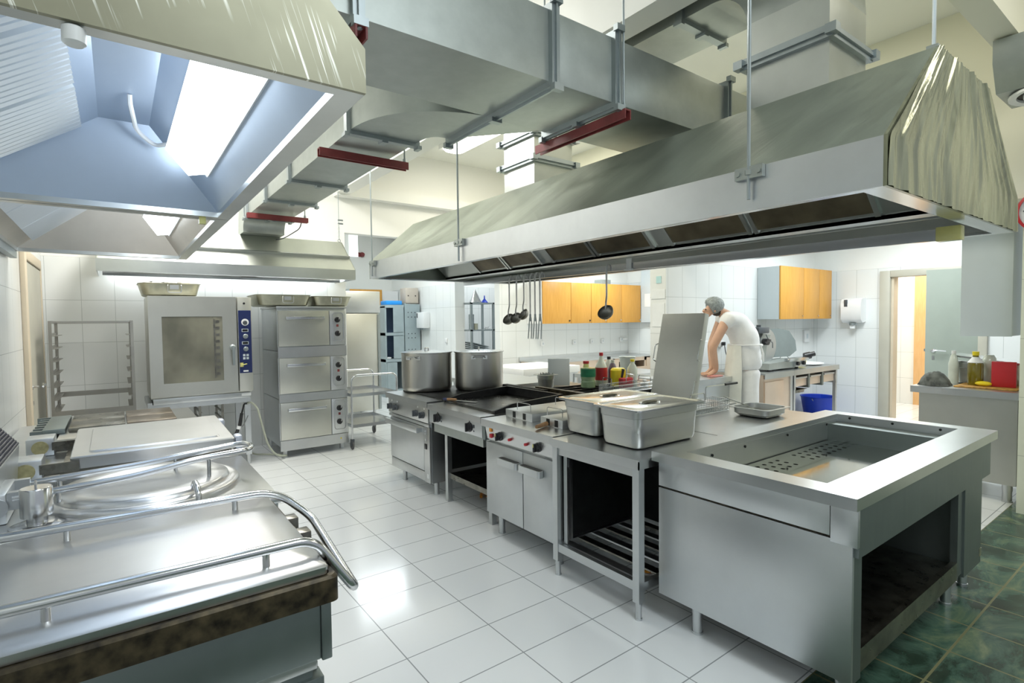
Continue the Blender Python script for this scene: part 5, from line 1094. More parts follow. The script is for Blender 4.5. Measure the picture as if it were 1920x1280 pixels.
m = MB(); m.lathe([(0, 0), (.035, 0), (.04, .05), (.02, .06), (.018, .08), (0, .08)], (4.255, 3.53, ZB), 16); single('white_cap_jar', m, WHITE, 'small white lidded pot at the right end of the wire basket', 'pot', (4.255, 3.53, ZB))
gp_ = gn_pan(3.56, 3.74, 4.26, 4.44, .870, .155, 'small deep steel pan with cutlery behind the griddle', None, False, .014)
m = MB()
for i in range(9): m.cyl((3.60 + .012 * i, 4.30 + .014 * ((i * 5) % 7), .90), (3.585 + .015 * i, 4.285 + .018 * ((i * 5) % 7), 1.045), .005, seg=6)
single('cutlery_bundle', m, GALV, 'bunch of utensil ends in the small deep pan', 'cutlery', (3.65, 4.35, .885))
M_ = Matrix.Translation((3.93, 4.46, .872)) @ Matrix.Rotation(R(48), 4, 'Z') @ Matrix.Rotation(R(8), 4, 'Y')
m = MB(); m.box(-.006, .006, -.12, .12, 0, .30, b=.004, M=M_); single('upright_chopping_board', m, LAMIN, 'grey board standing upright behind the small cutlery pan', 'board', (3.93, 4.46, .872))

# utensils hanging from the hood rail
def ladle(y, zb, r, tilt, label, x=3.262):
    t = thing('hanging_ladle', label, 'ladle', (x, y, zb), 'ladles hung on the hood rail'); zt = 2.035
    m = MB(); m.tube(fillet([(x + .055, y, 2.035), (x + .02, y, 2.062), (x, y, 2.03), (x, y, zb + .19), (x - .03, y - .02, zb + .13), (x - .01, y, zb + .085)], .02), .0075, 8); obj('handle', m, LADLEST, t)
    Mt = Matrix.Translation((x - .015, y + .03 * 0, zb + .062)) @ Matrix.Rotation(R(tilt), 4, 'X') @ Matrix.Rotation(R(-52), 4, 'Y')
    m = MB(); prof = []
    for i in range(9): a = PI / 2 * i / 8; prof.append((r * math.sin(a) + 1e-3, -r * .85 * math.cos(a)))
    prof += [(r + .003, .004), (r - .003, .004)]
    for i in range(8, -1, -1): a = PI / 2 * i / 8; prof.append(((r - .003) * math.sin(a) + 1e-3, -(r * .85 - .003) * math.cos(a)))
    m.lathe(prof, (0, 0, 0), 28); 
    for v in m.bm.verts: v.co = Mt @ v.co
    obj('bowl', m, RACKST, t); return t
ladle(4.46, 1.555, .062, 18, 'leftmost hanging ladle under the central hood')
ladle(4.335, 1.565, .060, 22, 'second hanging ladle from the left, half hidden by its neighbour')
ladle(4.215, 1.60, .060, -14, 'third hanging ladle from the left, next to the hanging forks')
ladle(3.10, 1.60, .066, 16, 'hanging ladle alone on the right, in front of the orange cupboards')
for i, y in enumerate((4.115, 4.04, 3.965)):
    x = 3.262; t = thing('hanging_fork', ('long hanging fork next to the third ladle', 'middle of the three long hanging forks', 'long hanging fork furthest from the ladles')[i], 'fork', (x, y, 1.40), 'long forks hung on the hood rail'); zb = 1.42
    m = MB(); m.tube(fillet([(x + .055, y, 2.035), (x + .02, y, 2.062), (x, y, 2.03), (x, y, zb + .22)], .02), .008, 8); obj('handle', m, LADLEST, t)
    m = MB()
    for s_ in (-1, 1): m.tube([(x, y, zb + .23), (x, y + s_ * .012, zb + .20), (x, y + s_ * .02, zb + .13), (x - .01, y + s_ * .024, zb)], .0055, 6, )
    m.cyl((x, y, zb + .17), (x, y, zb + .24), .010, seg=8); obj('prongs', m, GALVD, t)
# ------------------------------------------------------------------ tables beyond the island
pt2 = thing('steel_table', 'low steel table just behind the right stockpot', 'table', (4.0, 5.75, 0)); m = MB(); m.box(3.55, 4.42, 5.29, 6.20, .845, .853); m.box(3.55, 3.557, 5.29, 6.20, .80, .845); m.box(3.55, 4.42, 5.29, 5.297, .80, .845); obj('worktop', m, TOP, pt2)
for x, y in ((3.6, 5.34), (4.37, 5.34), (3.6, 6.15), (4.37, 6.15)): obj('leg', box(x - .02, x + .02, y - .02, y + .02, 0, .80), ST, pt2)
wb = thing('butcher_table', 'steel table carrying a thick white cutting slab in front of the white tiled wall', 'table', (5.25, 6.5, 0))
for x, y in ((4.70, 6.08), (5.68, 6.08), (4.70, 6.95), (5.68, 6.95)): obj('leg', box(x - .025, x + .025, y - .025, y + .025, 0, .80), ST, wb)
m = MB(); m.box(4.66, 5.72, 6.04, 6.99, .775, .80); m.box(4.70, 5.68, 6.07, 6.09, .65, .775); obj('frame', m, ST, wb)
single('cutting_slab', box(4.64, 5.74, 6.02, 7.0, .801, .90, b=.006), BOARD, 'thick white plastic cutting slab lying on the butcher table', 'board', (5.2, 6.5, .801))
# alcove run along the back wall
ac = thing('wall_counter', 'long steel counter under the five orange cupboards with drawers', 'counter', (7.1, 7.2, 0))
m = MB(); m.box(5.75, 8.6, 6.86, 7.59, .87, .89); m.box(5.75, 8.6, 7.57, 7.595, .89, .945); obj('worktop', m, TOP, ac)
m = MB(); m.box(5.78, 7.40, 6.89, 7.57, .15, .87); m.box(7.40, 8.58, 6.89, 7.57, .15, .68); m.box(7.40, 8.58, 7.2, 7.57, .68, .87); m.box(7.40, 7.46, 6.89, 7.2, .68, .87); m.box(8.3, 8.58, 6.89, 7.2, .68, .87); m.box(7.40, 8.58, 6.89, 7.2, .80, .87); obj('cabinet', m, WARMREFL, ac)
m = MB(); m.box(7.46, 8.3, 7.18, 7.2, .68, .80); obj('shelf_recess', m, SOOTSHADE, ac)  # black sheet standing in for the shade inside the opening
for x in (7.0, 7.3, 8.35): obj('drawer', box(x, x + .26, 6.875, 6.89, .68, .85, b=.003), WARMREFL, ac)
legs(ac, [(5.85, 6.95), (7.3, 6.95), (8.5, 6.95)], .15, .025)
for i in range(2): m = MB(); m.lathe([(0, 0), (.07, 0), (.09, .05), (.085, .06), (0, .03)], (7.62 + .26 * i, 7.05, .681), 18); single('steel_bowl', m, DARKST, ('left bowl in the dark recess of the wall counter', 'right bowl in the dark recess of the wall counter')[i], 'bowl', (7.62 + .26 * i, 7.05, .681))
cu = thing('wall_cupboard', 'long wall cupboard with five orange wooden doors', 'cupboard', (7.15, 7.4, 1.536))
obj('carcass', box(5.94, 8.50, 7.17, 7.595, 1.54, 2.27), WHITE, cu); xs = [5.94, 6.60, 7.11, 7.52, 7.94, 8.50]
for i in range(5):
    d_ = obj('door', box(xs[i] + .004, xs[i + 1] - .004, 7.145, 7.168, 1.536, 2.272, b=.002), BEECH, cu); kx = xs[i + 1] - .04
    m = MB(); m.lathe([(0, -.016), (.014, -.016), (.014, -.006), (.008, 0), (0, 0)], (kx, 7.145, 1.585), 10, 'y'); obj('knob', m, BLACKP if i < 2 else SHINY, d_)
m = MB(); m.box(7.55, 7.80, 7.3, 7.5, 2.273, 2.37, b=.006); single('grey_box', m, GALV, 'small grey box lying on top of the five-door cupboard', 'box', (7.68, 7.4, 2.273))
obj('side_panel', box(8.505, 8.60, 6.72, 7.14, 1.536, 2.62), LAMIN, cu)
t = cu.children[-1]; part_label(t, 'tall plain grey end cabinet beside the doors')
nt_ = thing('wall_notice', 'white paper sheet taped on the tall grey end cabinet', 'paper', (8.50, 6.95, 1.9)); obj('sheet', box(8.501, 8.504, 6.84, 7.05, 1.84, 2.10), PAPER, nt_)
for i, x in enumerate((6.29, 7.08, 7.55, 7.855, 9.0)):
    if i < 4: socket_y(x, 7.6, 1.17, ('leftmost white wall socket under the five-door cupboard', 'second white wall socket under the five-door cupboard', 'third white wall socket, left of a close pair', 'fourth white wall socket, right of a close pair')[i], 'sockets under the five-door cupboard')
socket_y(8.40, 7.6, 1.18, 'rightmost white wall socket, with a plug sticking out', 'sockets under the five-door cupboard')
m = MB(); m.cyl((8.42, 7.565, 1.19), (8.50, 7.52, 1.20), .02, seg=10); single('wall_plug', m, WHITE, 'white plug sticking out of the rightmost socket', 'plug', (8.45, 7.54, 1.19))
pp = thing('prep_table', 'pale steel prep table left of the standing fryer lid', 'table', (5.6, 4.95, 0)); m = MB(); m.box(5.0, 6.2, 4.72, 5.35, .862, .872); m.box(5.0, 6.2, 4.72, 4.728, .82, .862); m.box(5.0, 5.008, 4.72, 5.35, .82, .862); obj('worktop', m, TOP, pp)
for x, y in ((5.04, 4.77), (6.16, 4.77), (5.04, 5.30), (6.16, 5.30)): obj('leg', box(x - .02, x + .02, y - .02, y + .02, 0, .82), ST, pp)
m = MB(); m.lathe([(0, 0), (.09, 0), (.105, .21), (.115, .215), (.115, .222), (.10, .22), (0, .02)], (5.55, 4.90, .873), 24); bk = single('white_bucket', m, GALV, 'pale metal bucket on the prep table behind the standing lid', 'bucket', (5.55, 4.90, .873))

# ------------------------------------------------------------------ middle wall: table, counters, cupboard, slicer
ht = thing('work_table', 'steel work table the cook leans on', 'table', (5.5, 3.9, 0)); m = MB(); m.box(5.02, 5.98, 3.60, 4.25, .885, .90); m.box(5.02, 5.98, 3.60, 3.61, .84, .885); obj('worktop', m, TOP, ht); obj('cabinet', box(5.3, 5.95, 3.63, 4.2, .12, .885), ST, ht); legs(ht, [(5.1, 3.68), (5.9, 3.68), (5.1, 4.18), (5.9, 4.18)], .12, .022); obj('shelf', box(5.06, 5.3, 3.64, 4.2, .45, .46), ST, ht)
m = MB(); m.sphere((5.80, 3.74, .905), .10, (1.3, .8, .12), 12); single('meat_slice', m, MEATP, 'pink food spread under the hands of the cook', 'food', (5.8, 3.74, .9))
wk = thing('whisk_bundle', 'wire whisk lying by a clear bowl near the cook', 'whisk', (5.75, 4.05, .9)); m = MB()
for k in range(6):
    a = PI * k / 6; m.tube([(5.78 + .07 * math.sin(u_) * math.cos(a), 4.06 + .07 * math.sin(u_) * math.sin(a), 1.05 - .10 * math.cos(u_)) for u_ in [2 * PI * j / 18 for j in range(18)]], .0035, 5, closed=True)
obj('wires', m, SHINY, wk); m = MB(); m.cyl((5.78, 4.06, .901), (5.78, 4.06, .96), .02, seg=10); obj('handle', m, STH, wk)
m = MB()
for i in range(10): m.sphere((5.66 + .02 * (i % 5), 3.98 + .03 * (i // 5), .925 + .012 * (i % 3)), .022, (1.2, 1, .8), 8)
single('green_herbs', m, LEAFG, 'small heap of green herbs on the work table', 'herbs', (5.7, 4.0, .903))
hb_ = thing('white_wall_unit', 'white boxed unit on the wall behind the arm of the cook', 'box', (6.3, 4.28, .95)); obj('housing', box(6.02, 6.48, 4.20, 4.348, .98, 1.30, b=.02), WHITE, hb_)
sk = socket_y(6.86, 4.35, 1.24, 'wall socket with a black plug behind the cook'); 
pl_ = thing('black_plug', 'black plug and cable behind the cook', 'plug', (6.86, 4.29, 1.24)); m = MB(); m.box(6.835, 6.885, 4.27, 4.312, 1.215, 1.265, b=.008); obj('plug', m, BLACKP, pl_); m = MB(); m.tube(fillet([(6.86, 4.275, 1.22), (6.86, 4.26, 1.12), (6.92, 4.25, 1.0), (6.96, 4.28, .91)], .08), .006, 6); obj('cable', m, BLACKP, pl_)
kc = thing('cupboard_counter', 'steel cupboard counter to the right of the cook', 'counter', (7.1, 3.98, 0)); m = MB(); m.box(6.70, 7.47, 3.60, 4.345, .855, .872); m.box(6.70, 7.47, 3.60, 3.608, .80, .855); obj('worktop', m, TOP, kc); obj('cabinet', box(6.72, 7.40, 3.635, 4.34, .12, .855), WARMREFL, kc); d_ = obj('door', box(6.74, 7.22, 3.62, 3.634, .14, .76, b=.003), WARMREFL, kc); obj('drawer_band', box(6.72, 7.30, 3.622, 3.634, .775, .80), WARMREFL, kc); legs(kc, [(6.8, 3.7), (7.35, 3.7), (6.8, 4.28), (7.35, 4.28)], .12, .022)
m = MB(); m.box(7.40, 7.46, 3.62, 3.66, 0, .80); obj('post', m, ST, kc)
dc = thing('drawer_table', 'steel table with three drawers under the slicer, open below', 'table', (8.2, 3.98, 0)); m = MB(); m.box(7.475, 8.86, 3.60, 4.345, .855, .872); m.box(7.475, 8.86, 3.60, 3.608, .80, .855); obj('worktop', m, TOP, dc)
for x0, x1 in ((7.52, 7.88), (7.95, 8.30), (8.37, 8.74)):
    d_ = obj('drawer', box(x0, x1, 3.63, 4.1, .635, .765, b=.003), WARMREFL, dc); m = MB(); m.box(x0 + .02, x1 - .02, 3.612, 3.632, .745, .765); obj('pull', m, STH, d_)
for x in (7.505, 7.915, 8.335, 8.79): obj('divider', box(x - .022, x + .022, 3.61, 4.3, .60, .80), GREENST if 7.9 < x < 8.5 else ST, dc)
for x, y in ((7.51, 3.64), (8.80, 3.64), (7.51, 4.30), (8.80, 4.30)): obj('leg', box(x - .022, x + .022, y - .022, y + .022, 0, .80), ST, dc)
cu = thing('wall_cupboard', 'wall cupboard with three orange wooden doors above the slicer', 'cupboard', (8.65, 4.15, 1.572)); obj('carcass', box(7.84, 9.50, 4.015, 4.345, 1.575, 2.355), LAMIN, cu); xs = [7.84, 8.55, 9.07, 9.50]
for i in range(3):
    d_ = obj('door', box(xs[i] + .004, xs[i + 1] - .004, 3.99, 4.013, 1.572, 2.358, b=.002), BEECH, cu); m = MB(); m.lathe([(0, -.012), (.010, -.012), (.010, 0), (0, 0)], (xs[i + 1] - .05, 3.99, 1.62), 10, 'y'); obj('knob', m, SHINY, d_)
# slicer
sl = thing('meat_slicer', 'meat slicer with round blade and big tilted guide plate on the drawer table', 'slicer', (7.75, 3.9, .872))
m = MB(); m.prism([(7.02, .895), (8.05, .895), (8.05, .99), (7.9, 1.0), (7.02, .98)], 3.72, 4.05, 'y'); obj('base', m, GALV, sl)
m = MB()
for x in (7.1, 7.85): 
    for y in (3.76, 4.0): m.cyl((x, y, .873), (x, y, .90), .025, seg=10)
obj('foot', m, BLACKP, sl)
m = MB(); m.prism([(6.98, .98), (7.16, .98), (7.22, 1.2), (7.32, 1.36), (7.12, 1.38), (6.96, 1.2)], 3.86, 4.0, 'y'); obj('motor_housing', m, GALV, sl)
m = MB(); m.lathe([(0, -.012), (.225, -.012), (.235, 0), (.225, .012), (0, .02)], (7.30, 3.90, 1.21), 40, 'y'); bl = obj('blade_cover', m, ST, sl)
m = MB(); m.slab([(7.42, 3.96, 1.03), (8.06, 3.96, 1.02), (8.27, 3.96, 1.10), (8.25, 3.97, 1.25), (8.10, 3.99, 1.40), (7.80, 4.0, 1.44), (7.34, 4.0, 1.43), (7.36, 3.98, 1.2)], (0, .012, 0)); obj('guide_plate', m, steel('slicer_plate', (.24, .28, .28), .45, metal=.4), sl)
m = MB(); m.box(6.94, 7.22, 3.82, 3.94, 1.385, 1.47, b=.015); m.cyl((7.04, 3.88, 1.47), (7.04, 3.88, 1.50), .03, seg=12); obj('sharpener', m, DKGREY, sl)
m = MB(); m.cyl((7.13, 3.79, 1.27), (7.13, 3.86, 1.27), .045, seg=14); m.cyl((7.06, 3.80, 1.25), (7.20, 3.80, 1.29), .014, seg=8); obj('clamp_knob', m, BLACKP, sl)
m = MB(); m.tube(fillet([(7.14, 3.83, 1.37), (7.16, 3.80, 1.28), (7.26, 3.80, 1.26), (7.30, 3.82, 1.18)], .03), .006, 6); obj('chain_rod', m, DKGREY, sl)
m = MB(); m.box(7.46, 8.02, 3.66, 3.74, .985, 1.03, b=.005); obj('carriage', m, SHINY, sl)
m = MB(); m.box(7.70, 7.98, 3.70, 3.72, .90, .985); sp_ = obj('switch_panel', m, ST, sl)
for x in (7.75, 7.92): m = MB(); m.lathe([(0, -.03), (.026, -.03), (.03, 0), (0, 0)], (x, 3.70, .945), 12, 'y'); obj('dial', m, BLACKP, sp_)
m = MB(); m.cyl((8.04, 3.74, 1.03), (8.10, 3.68, 1.05), .05, seg=16); m.cyl((8.08, 3.70, 1.05), (8.14, 3.64, 1.07), .035, seg=14); obj('thickness_knob', m, BLACKP, sl)
m = MB(); m.lathe([(0, 0), (.22, 0), (.30, .02), (.30, .03), (.21, .012), (0, .012)], (8.52, 4.0, .873), 36); single('white_plate', m, BOARD, 'large round white plate at the right end of the drawer table', 'plate', (8.52, 4.0, .873))
m = MB(); m.box(8.24, 8.46, 3.90, 3.98, .905, .955, b=.012); single('yellow_sponge', m, YELP, 'yellow sponge on the white plate', 'sponge', (8.35, 3.94, .905))
m = MB(); m.tube(fillet([(8.05, 4.1, .876), (8.12, 4.14, 1.0), (8.22, 4.1, 1.03), (8.28, 4.05, .95)], .05), .006, 6); m.box(8.22, 8.34, 4.0, 4.08, .935, .96, b=.006); single('slicer_pusher', m, GALV, 'grey pusher arm between slicer and yellow sponge', 'arm', (8.15, 4.1, .873))
socket_y(9.38, 4.35, 1.28, 'tall white switch plate in the corner behind the slicer', None, .10)
bu = thing('blue_bucket', 'bright blue plastic bucket on the floor under the drawer table', 'bucket', (8.72, 4.02, 0)); m = MB(); m.lathe([(0, 0), (.20, 0), (.25, .31), (.262, .315), (.262, .325), (.24, .32), (.19, .012), (0, .012)], (9.12, 4.02, .0), 32); obj('shell', m, BLUEB, bu); m = MB(); m.tube([(9.12 - .25 * math.cos(a), 4.02 - .02 - .04 * math.sin(a), .30 - .10 * math.sin(a)) for a in [PI * j / 14 for j in range(15)]], .006, 6); obj('handle', m, GALV, bu)
gn_ = gn_pan(7.60, 7.95, 3.66, 3.9, .53, .05, 'dark shallow pan hanging under the first drawer', None, False, .01, DARKST)
dp = thing('soap_dispenser', 'white rounded paper towel dispenser on the right tiled wall', 'dispenser', (9.55, 3.80, 1.49))
m = MB(); prof = [(9.65, 1.52), (9.52, 1.50), (9.45, 1.56), (9.44, 1.80), (9.48, 1.88), (9.65, 1.90)]; m.prism([(p[0], p[1]) for p in prof], 3.54, 3.83, 'y'); obj('housing', m, WHITE, dp, angle=60); m = MB(); m.box(9.437, 9.45, 3.73, 3.78, 1.76, 1.87, b=.003); obj('level_window', m, DKGREY, dp); m = MB(); m.cyl((9.53, 3.68, 1.46), (9.53, 3.68, 1.50), .05, r2=.055, seg=16); obj('outlet', m, GALVD, dp); m = MB(); m.box(9.50, 9.54, 3.65, 3.71, 1.41, 1.462); obj('paper_end', m, PAPER, dp)
# notices on the end of the middle wall
t = thing('teal_sticky_note', 'small teal note stuck on the wall end above the white sheets', 'note', (5.655, 4.46, 2.10)); obj('note', box(5.655, 5.659, 4.42, 4.50, 2.06, 2.15), TEALP, t)
for i, (z0, z1, y0, y1, lb) in enumerate(((1.86, 1.98, 4.36, 4.58, 'narrow white paper strip on the wall end, upper of two sheets'), (1.50, 1.80, 4.37, 4.56, 'large white paper sheet on the wall end, lower of two sheets'))):
    t = thing('wall_notice', lb, 'paper', (5.655, (y0 + y1) / 2, z0)); obj('sheet', box(5.654, 5.659, y0, y1, z0, z1), PAPER, t)

# ------------------------------------------------------------------ right side: serving counter, hanging cabinet, clock
rc = thing('serving_counter', 'plain steel counter against the right pillar', 'counter', (6.35, 1.42, 0)); m = MB(); m.box(5.98, 6.75, 1.045, 1.815, .925, .95); m.box(5.98, 5.99, 1.045, 1.815, .89, .925); obj('worktop', m, TOP, rc); obj('cabinet', box(6.03, 6.72, 1.075, 1.76, .155, .925), FRIDGE, rc); legs(rc, [(6.09, 1.14), (6.66, 1.14), (6.09, 1.70), (6.66, 1.70)], .155, .035)
hc = thing('hanging_cabinet', 'grey cabinet hanging above the serving counter, close to the pillar', 'cabinet', (6.3, 1.32, 1.42)); obj('carcass', box(6.105, 6.5, 1.145, 1.475, 1.418, 2.75), LAMIN, hc); obj('door', box(6.085, 6.105, 1.135, 1.48, 1.415, 2.75, b=.002), LAMIN, hc)
z = .951
m = MB(); m.box(6.12, 6.50, 1.10, 1.53, z, z + .012, b=.004); single('straw_tray', m, CHECK, 'woven straw tray under the oil bottle', 'tray', (6.3, 1.3, z))
z2 = .964
ob = thing('oil_bottle', 'olive oil bottle with yellow cap on the serving counter', 'bottle', (6.30, 1.415, z2)); m = MB(); m.lathe([(0, 0), (.054, 0), (.058, .01), (.058, .19), (.05, .215), (.025, .235), (.022, .27), (0, .27)], (6.30, 1.415, z2), 24); obj('bottle_body', m, OLIVE, ob); m = MB(); m.lathe([(.026, .20), (.06, .205), (.045, .225), (.024, .255)], (6.30, 1.415, z2), 18); obj('collar', m, WHITE, ob); m = MB(); m.lathe([(0, .27), (.025, .27), (.025, .305), (0, .305)], (6.30, 1.415, z2), 18); obj('cap', m, YELP, ob)
single('red_book', box(6.25, 6.275, 1.13, 1.295, z2, z2 + .225, b=.004), REDP, 'upright plain red card standing at the front of the serving counter', 'card', (6.26, 1.21, z2))
m = MB(); S = []
for i in range(9): r_ = (.05, .052, .05, .045, .042, .05, .056, .05, .03)[i]; S.append([Vector((6.42 + r_ * (1 + .12 * math.sin(3 * q + i)) * math.cos(q), 1.345 + r_ * (1 + .12 * math.cos(2 * q + i)) * math.sin(q), z2 + .034 * i)) for q in [2 * PI * j / 16 for j in range(16)]])
m.loft(S); single('plastic_bag', m, CLEARB, 'crumpled clear plastic bag standing between oil bottle and red card', 'bag', (6.42, 1.345, z2))
m = MB(); m.sphere((6.24, 1.345, z2 + .022), .03, (1.3, 2.0, .75), 14); single('lemon', m, YELP, 'yellow lemon lying before the plastic bag', 'lemon', (6.24, 1.345, z2))
m = MB(); 
import random as _r
S = []
for i in range(13):
    u_ = i / 12; hh = .115 * math.sin(PI * min(1, u_ * 1.02)) ** .6 + .01; w_ = .06 + .05 * math.sin(PI * u_)
    S.append([Vector((6.17 + w_ * math.cos(q) * (1 + .1 * math.sin(5 * q + 2 * i)), 1.80 - .24 * u_, z + max(0, hh * math.sin(q)) * (1 + .12 * math.sin(4 * q + i)))) for q in [2 * PI * j / 20 for j in range(20)]])
m.loft(S); single('crumpled_cloth', m, RAG, 'crumpled dark grey cloth at the far end of the serving counter', 'cloth', (6.17, 1.68, z))
gn_pan(6.45, 6.72, 1.10, 1.64, z, .20, 'large steel container behind the oil bottle on the serving counter', None, False, .02)
m = MB(); M_ = Matrix.Translation((6.585, 1.33, z + .222)) @ Matrix.Rotation(R(7), 4, 'X'); m.box(-.15, .15, -.32, .30, 0, .012, b=.004, M=M_); m.box(-.16, .16, -.33, .31, .012, .018, M=M_); single('pan_lid', m, SHINY, 'steel lid lying askew on the large container', 'lid', (6.585, 1.33, z + .2))
for x, y, lb, capm in ((6.40, 1.60, 'clear bottle with white cap beside the large container', WHITE),):
    t = thing('sauce_bottle', lb, 'bottle', (x, y, z)); m = MB(); m.lathe([(0, 0), (.038, 0), (.04, .01), (.04, .19), (.028, .25), (.016, .285), (0, .285)], (x, y, z), 20); obj('bottle_body', m, CLEARB, t); m = MB(); m.lathe([(0, .285), (.018, .285), (.018, .315), (0, .315)], (x, y, z), 14); obj('cap', m, capm, t)
t = thing('storage_jar', 'pale jar with a big yellow lid at the back of the serving counter', 'jar', (6.735, 1.075, z)); m = MB(); m.lathe([(0, 0), (.06, 0), (.065, .02), (.065, .22), (.05, .25), (0, .25)], (6.80, 1.10, z), 20); obj('jar_body', m, CLEARB, t); m = MB(); m.lathe([(0, .25), (.055, .25), (.055, .30), (0, .30)], (6.80, 1.10, z), 20); obj('lid', m, YELP, t)
ck = thing('wall_clock', 'round white clock with red rim on the right pillar', 'clock', (5.79, 1.0 - .01, 2.24)); cc_ = (5.80, .905, 2.405); m = MB(); m.lathe([(0, -.02), (.15, -.02), (.15, -.001), (0, -.001)], cc_, 48, 'x'); fc = obj('face', m, PAPER, ck); m = MB(); m.lathe([(.148, -.034), (.168, -.028), (.17, -.001), (.148, -.001)], cc_, 48, 'x'); obj('rim', m, REDP, ck)
for h_ in range(1, 13):
    a = R(90 - 30 * h_); text('numeral', str(h_), .042, at(FACE_MX, cc_[0] - .0215, cc_[1] - .115 * math.cos(a), cc_[2] + .115 * math.sin(a)), DKGREY, fc)
for a, L_, w_ in ((R(60), .07, .006), (R(-30), .10, .004)):
    m = MB(); m.tube([(cc_[0] - .023, cc_[1], cc_[2]), (cc_[0] - .023, cc_[1] - L_ * math.cos(a), cc_[2] + L_ * math.sin(a))], w_ / 2, 6); obj('hand', m, BLACKP, fc)

# ------------------------------------------------------------------ the cook
def skin_mesh(name, verts, edges, rad, mat, parent, root=0, sub=2, smooth_n=0):
    me = bpy.data.meshes.new(name); me.from_pydata([Vector(v) - root_loc(parent) for v in verts], edges, []); o = bpy.data.objects.new(name, me); COL.objects.link(o)
    mo = o.modifiers.new('skin', 'SKIN'); mo.use_smooth_shade = True; mo.branch_smoothing = .6
    for i, r_ in enumerate(rad):
        sv_ = me.skin_vertices[0].data[i]; sv_.radius = r_ if isinstance(r_, tuple) else (r_, r_); sv_.use_root = (i == root)
    o.modifiers.new('sub', 'SUBSURF').levels = sub; o.modifiers['sub'].render_levels = sub
    bpy.context.view_layer.update()
    m2 = bpy.data.meshes.new_from_object(o.evaluated_get(bpy.context.evaluated_depsgraph_get())); bpy.data.objects.remove(o); bpy.data.meshes.remove(me)
    m2.name = name; m2.materials.clear(); m2.materials.append(mat)
    for p in m2.polygons: p.use_smooth = True
    n = bpy.data.objects.new(name, m2); COL.objects.link(n); n.parent = parent; return n
Cc = Vector((0, 0, 1.6)); K = .936
def q(x, y, z): return Cc + (Vector((x, y, z)) - Cc) * K
pe = thing('person', 'cook in white sleeveless clothes and hair net bending over the work table, back turned', 'person', (6.18, 3.55, 0))
hip = q(6.61, 3.80, .93); wa = q(6.60, 3.82, 1.235); md = q(6.55, 3.87, 1.49); c7 = q(6.44, 3.96, 1.665); nk = q(6.35, 4.02, 1.70); hd_ = q(6.27, 4.08, 1.735)
fwd = Vector((-.72, .62, -.32)).normalized()        # where the cook is bent towards
side = Vector((.62, .76, 0)).normalized()            # the far side of the body
chin = hd_ + Vector((-.075, .06, -.105)); crown = hd_ + Vector((.02, -.02, .07)); nose = hd_ + Vector((-.105, .075, -.045))
sl_ = q(6.26, 3.87, 1.585); sr_ = q(6.56, 4.13, 1.60); el_ = q(6.10, 3.97, 1.225); er_ = q(6.42, 4.20, 1.24); wl_ = q(6.20, 3.98, .935); wr_ = q(6.32, 4.12, .935); 
hl_ = wl_ + Vector((-.045, .045, -.055)); hr_ = wr_ + Vector((-.05, .02, -.055))
hlL = hip + side * -.09; hlR = hip + side * .09; knL = Vector((hlL.x - .01, hlL.y - .02, .50)); knR = Vector((hlR.x + .02, hlR.y - .02, .50)); anL = Vector((knL.x + .03, knL.y - .02, .09)); anR = Vector((knR.x + .05, knR.y - .01, .09)); toL = anL + Vector((-.14, .11, -.055)); toR = anR + Vector((-.14, .11, -.055))
V_ = [hip, wa, md, c7, nk, hd_, crown, chin, nose, sl_, el_, wl_, hl_, sr_, er_, wr_, hr_, hlL, knL, anL, toL, hlR, knR, anR, toR]
E_ = [(0, 1), (1, 2), (2, 3), (3, 4), (4, 5), (5, 6), (5, 7), (5, 8), (3, 9), (9, 10), (10, 11), (11, 12), (3, 13), (13, 14), (14, 15), (15, 16), (0, 17), (17, 18), (18, 19), (19, 20), (0, 21), (21, 22), (22, 23), (23, 24)]
r_ = [.12, .115, .13, .09, .055, .088, .082, .045, .018, .066, .050, .035, (.038, .022), .066, .050, .035, (.038, .022), .085, .06, .042, .04, .085, .06, .042, .04]
for b0, ctr, s0 in ((12, hl_, 1), (16, hr_, -1)):
    for k in range(5):
        base = len(V_); sp = (k - 2) * .019; d_ = Vector((-.55, .62, 0)).normalized(); px = Vector((.62, .55, 0)).normalized()
        if k == 4: a_ = ctr + px * (-.035 * s0) + d_ * .0; b2 = a_ + px * (-.03 * s0) + d_ * .03; ln = (.0, .035)
        else: a_ = ctr + px * sp * s0 * -1 + d_ * .035
        L2 = (.055, .068, .064, .048, .04)[k]
        if k == 4: pts = [a_, a_ + px * (-.022 * s0) + d_ * .022, a_ + px * (-.030 * s0) + d_ * .045 + Vector((0, 0, -.012))]
        else: pts = [a_, a_ + d_ * L2 * .55 + Vector((0, 0, .004)), a_ + d_ * L2 + Vector((0, 0, -.012))]
        V_ += pts; E_ += [(b0, base), (base, base + 1), (base + 1, base + 2)]; r_ += [.0115, .0095, .008]
body = skin_mesh('body', V_, E_, r_, SKIN, pe)
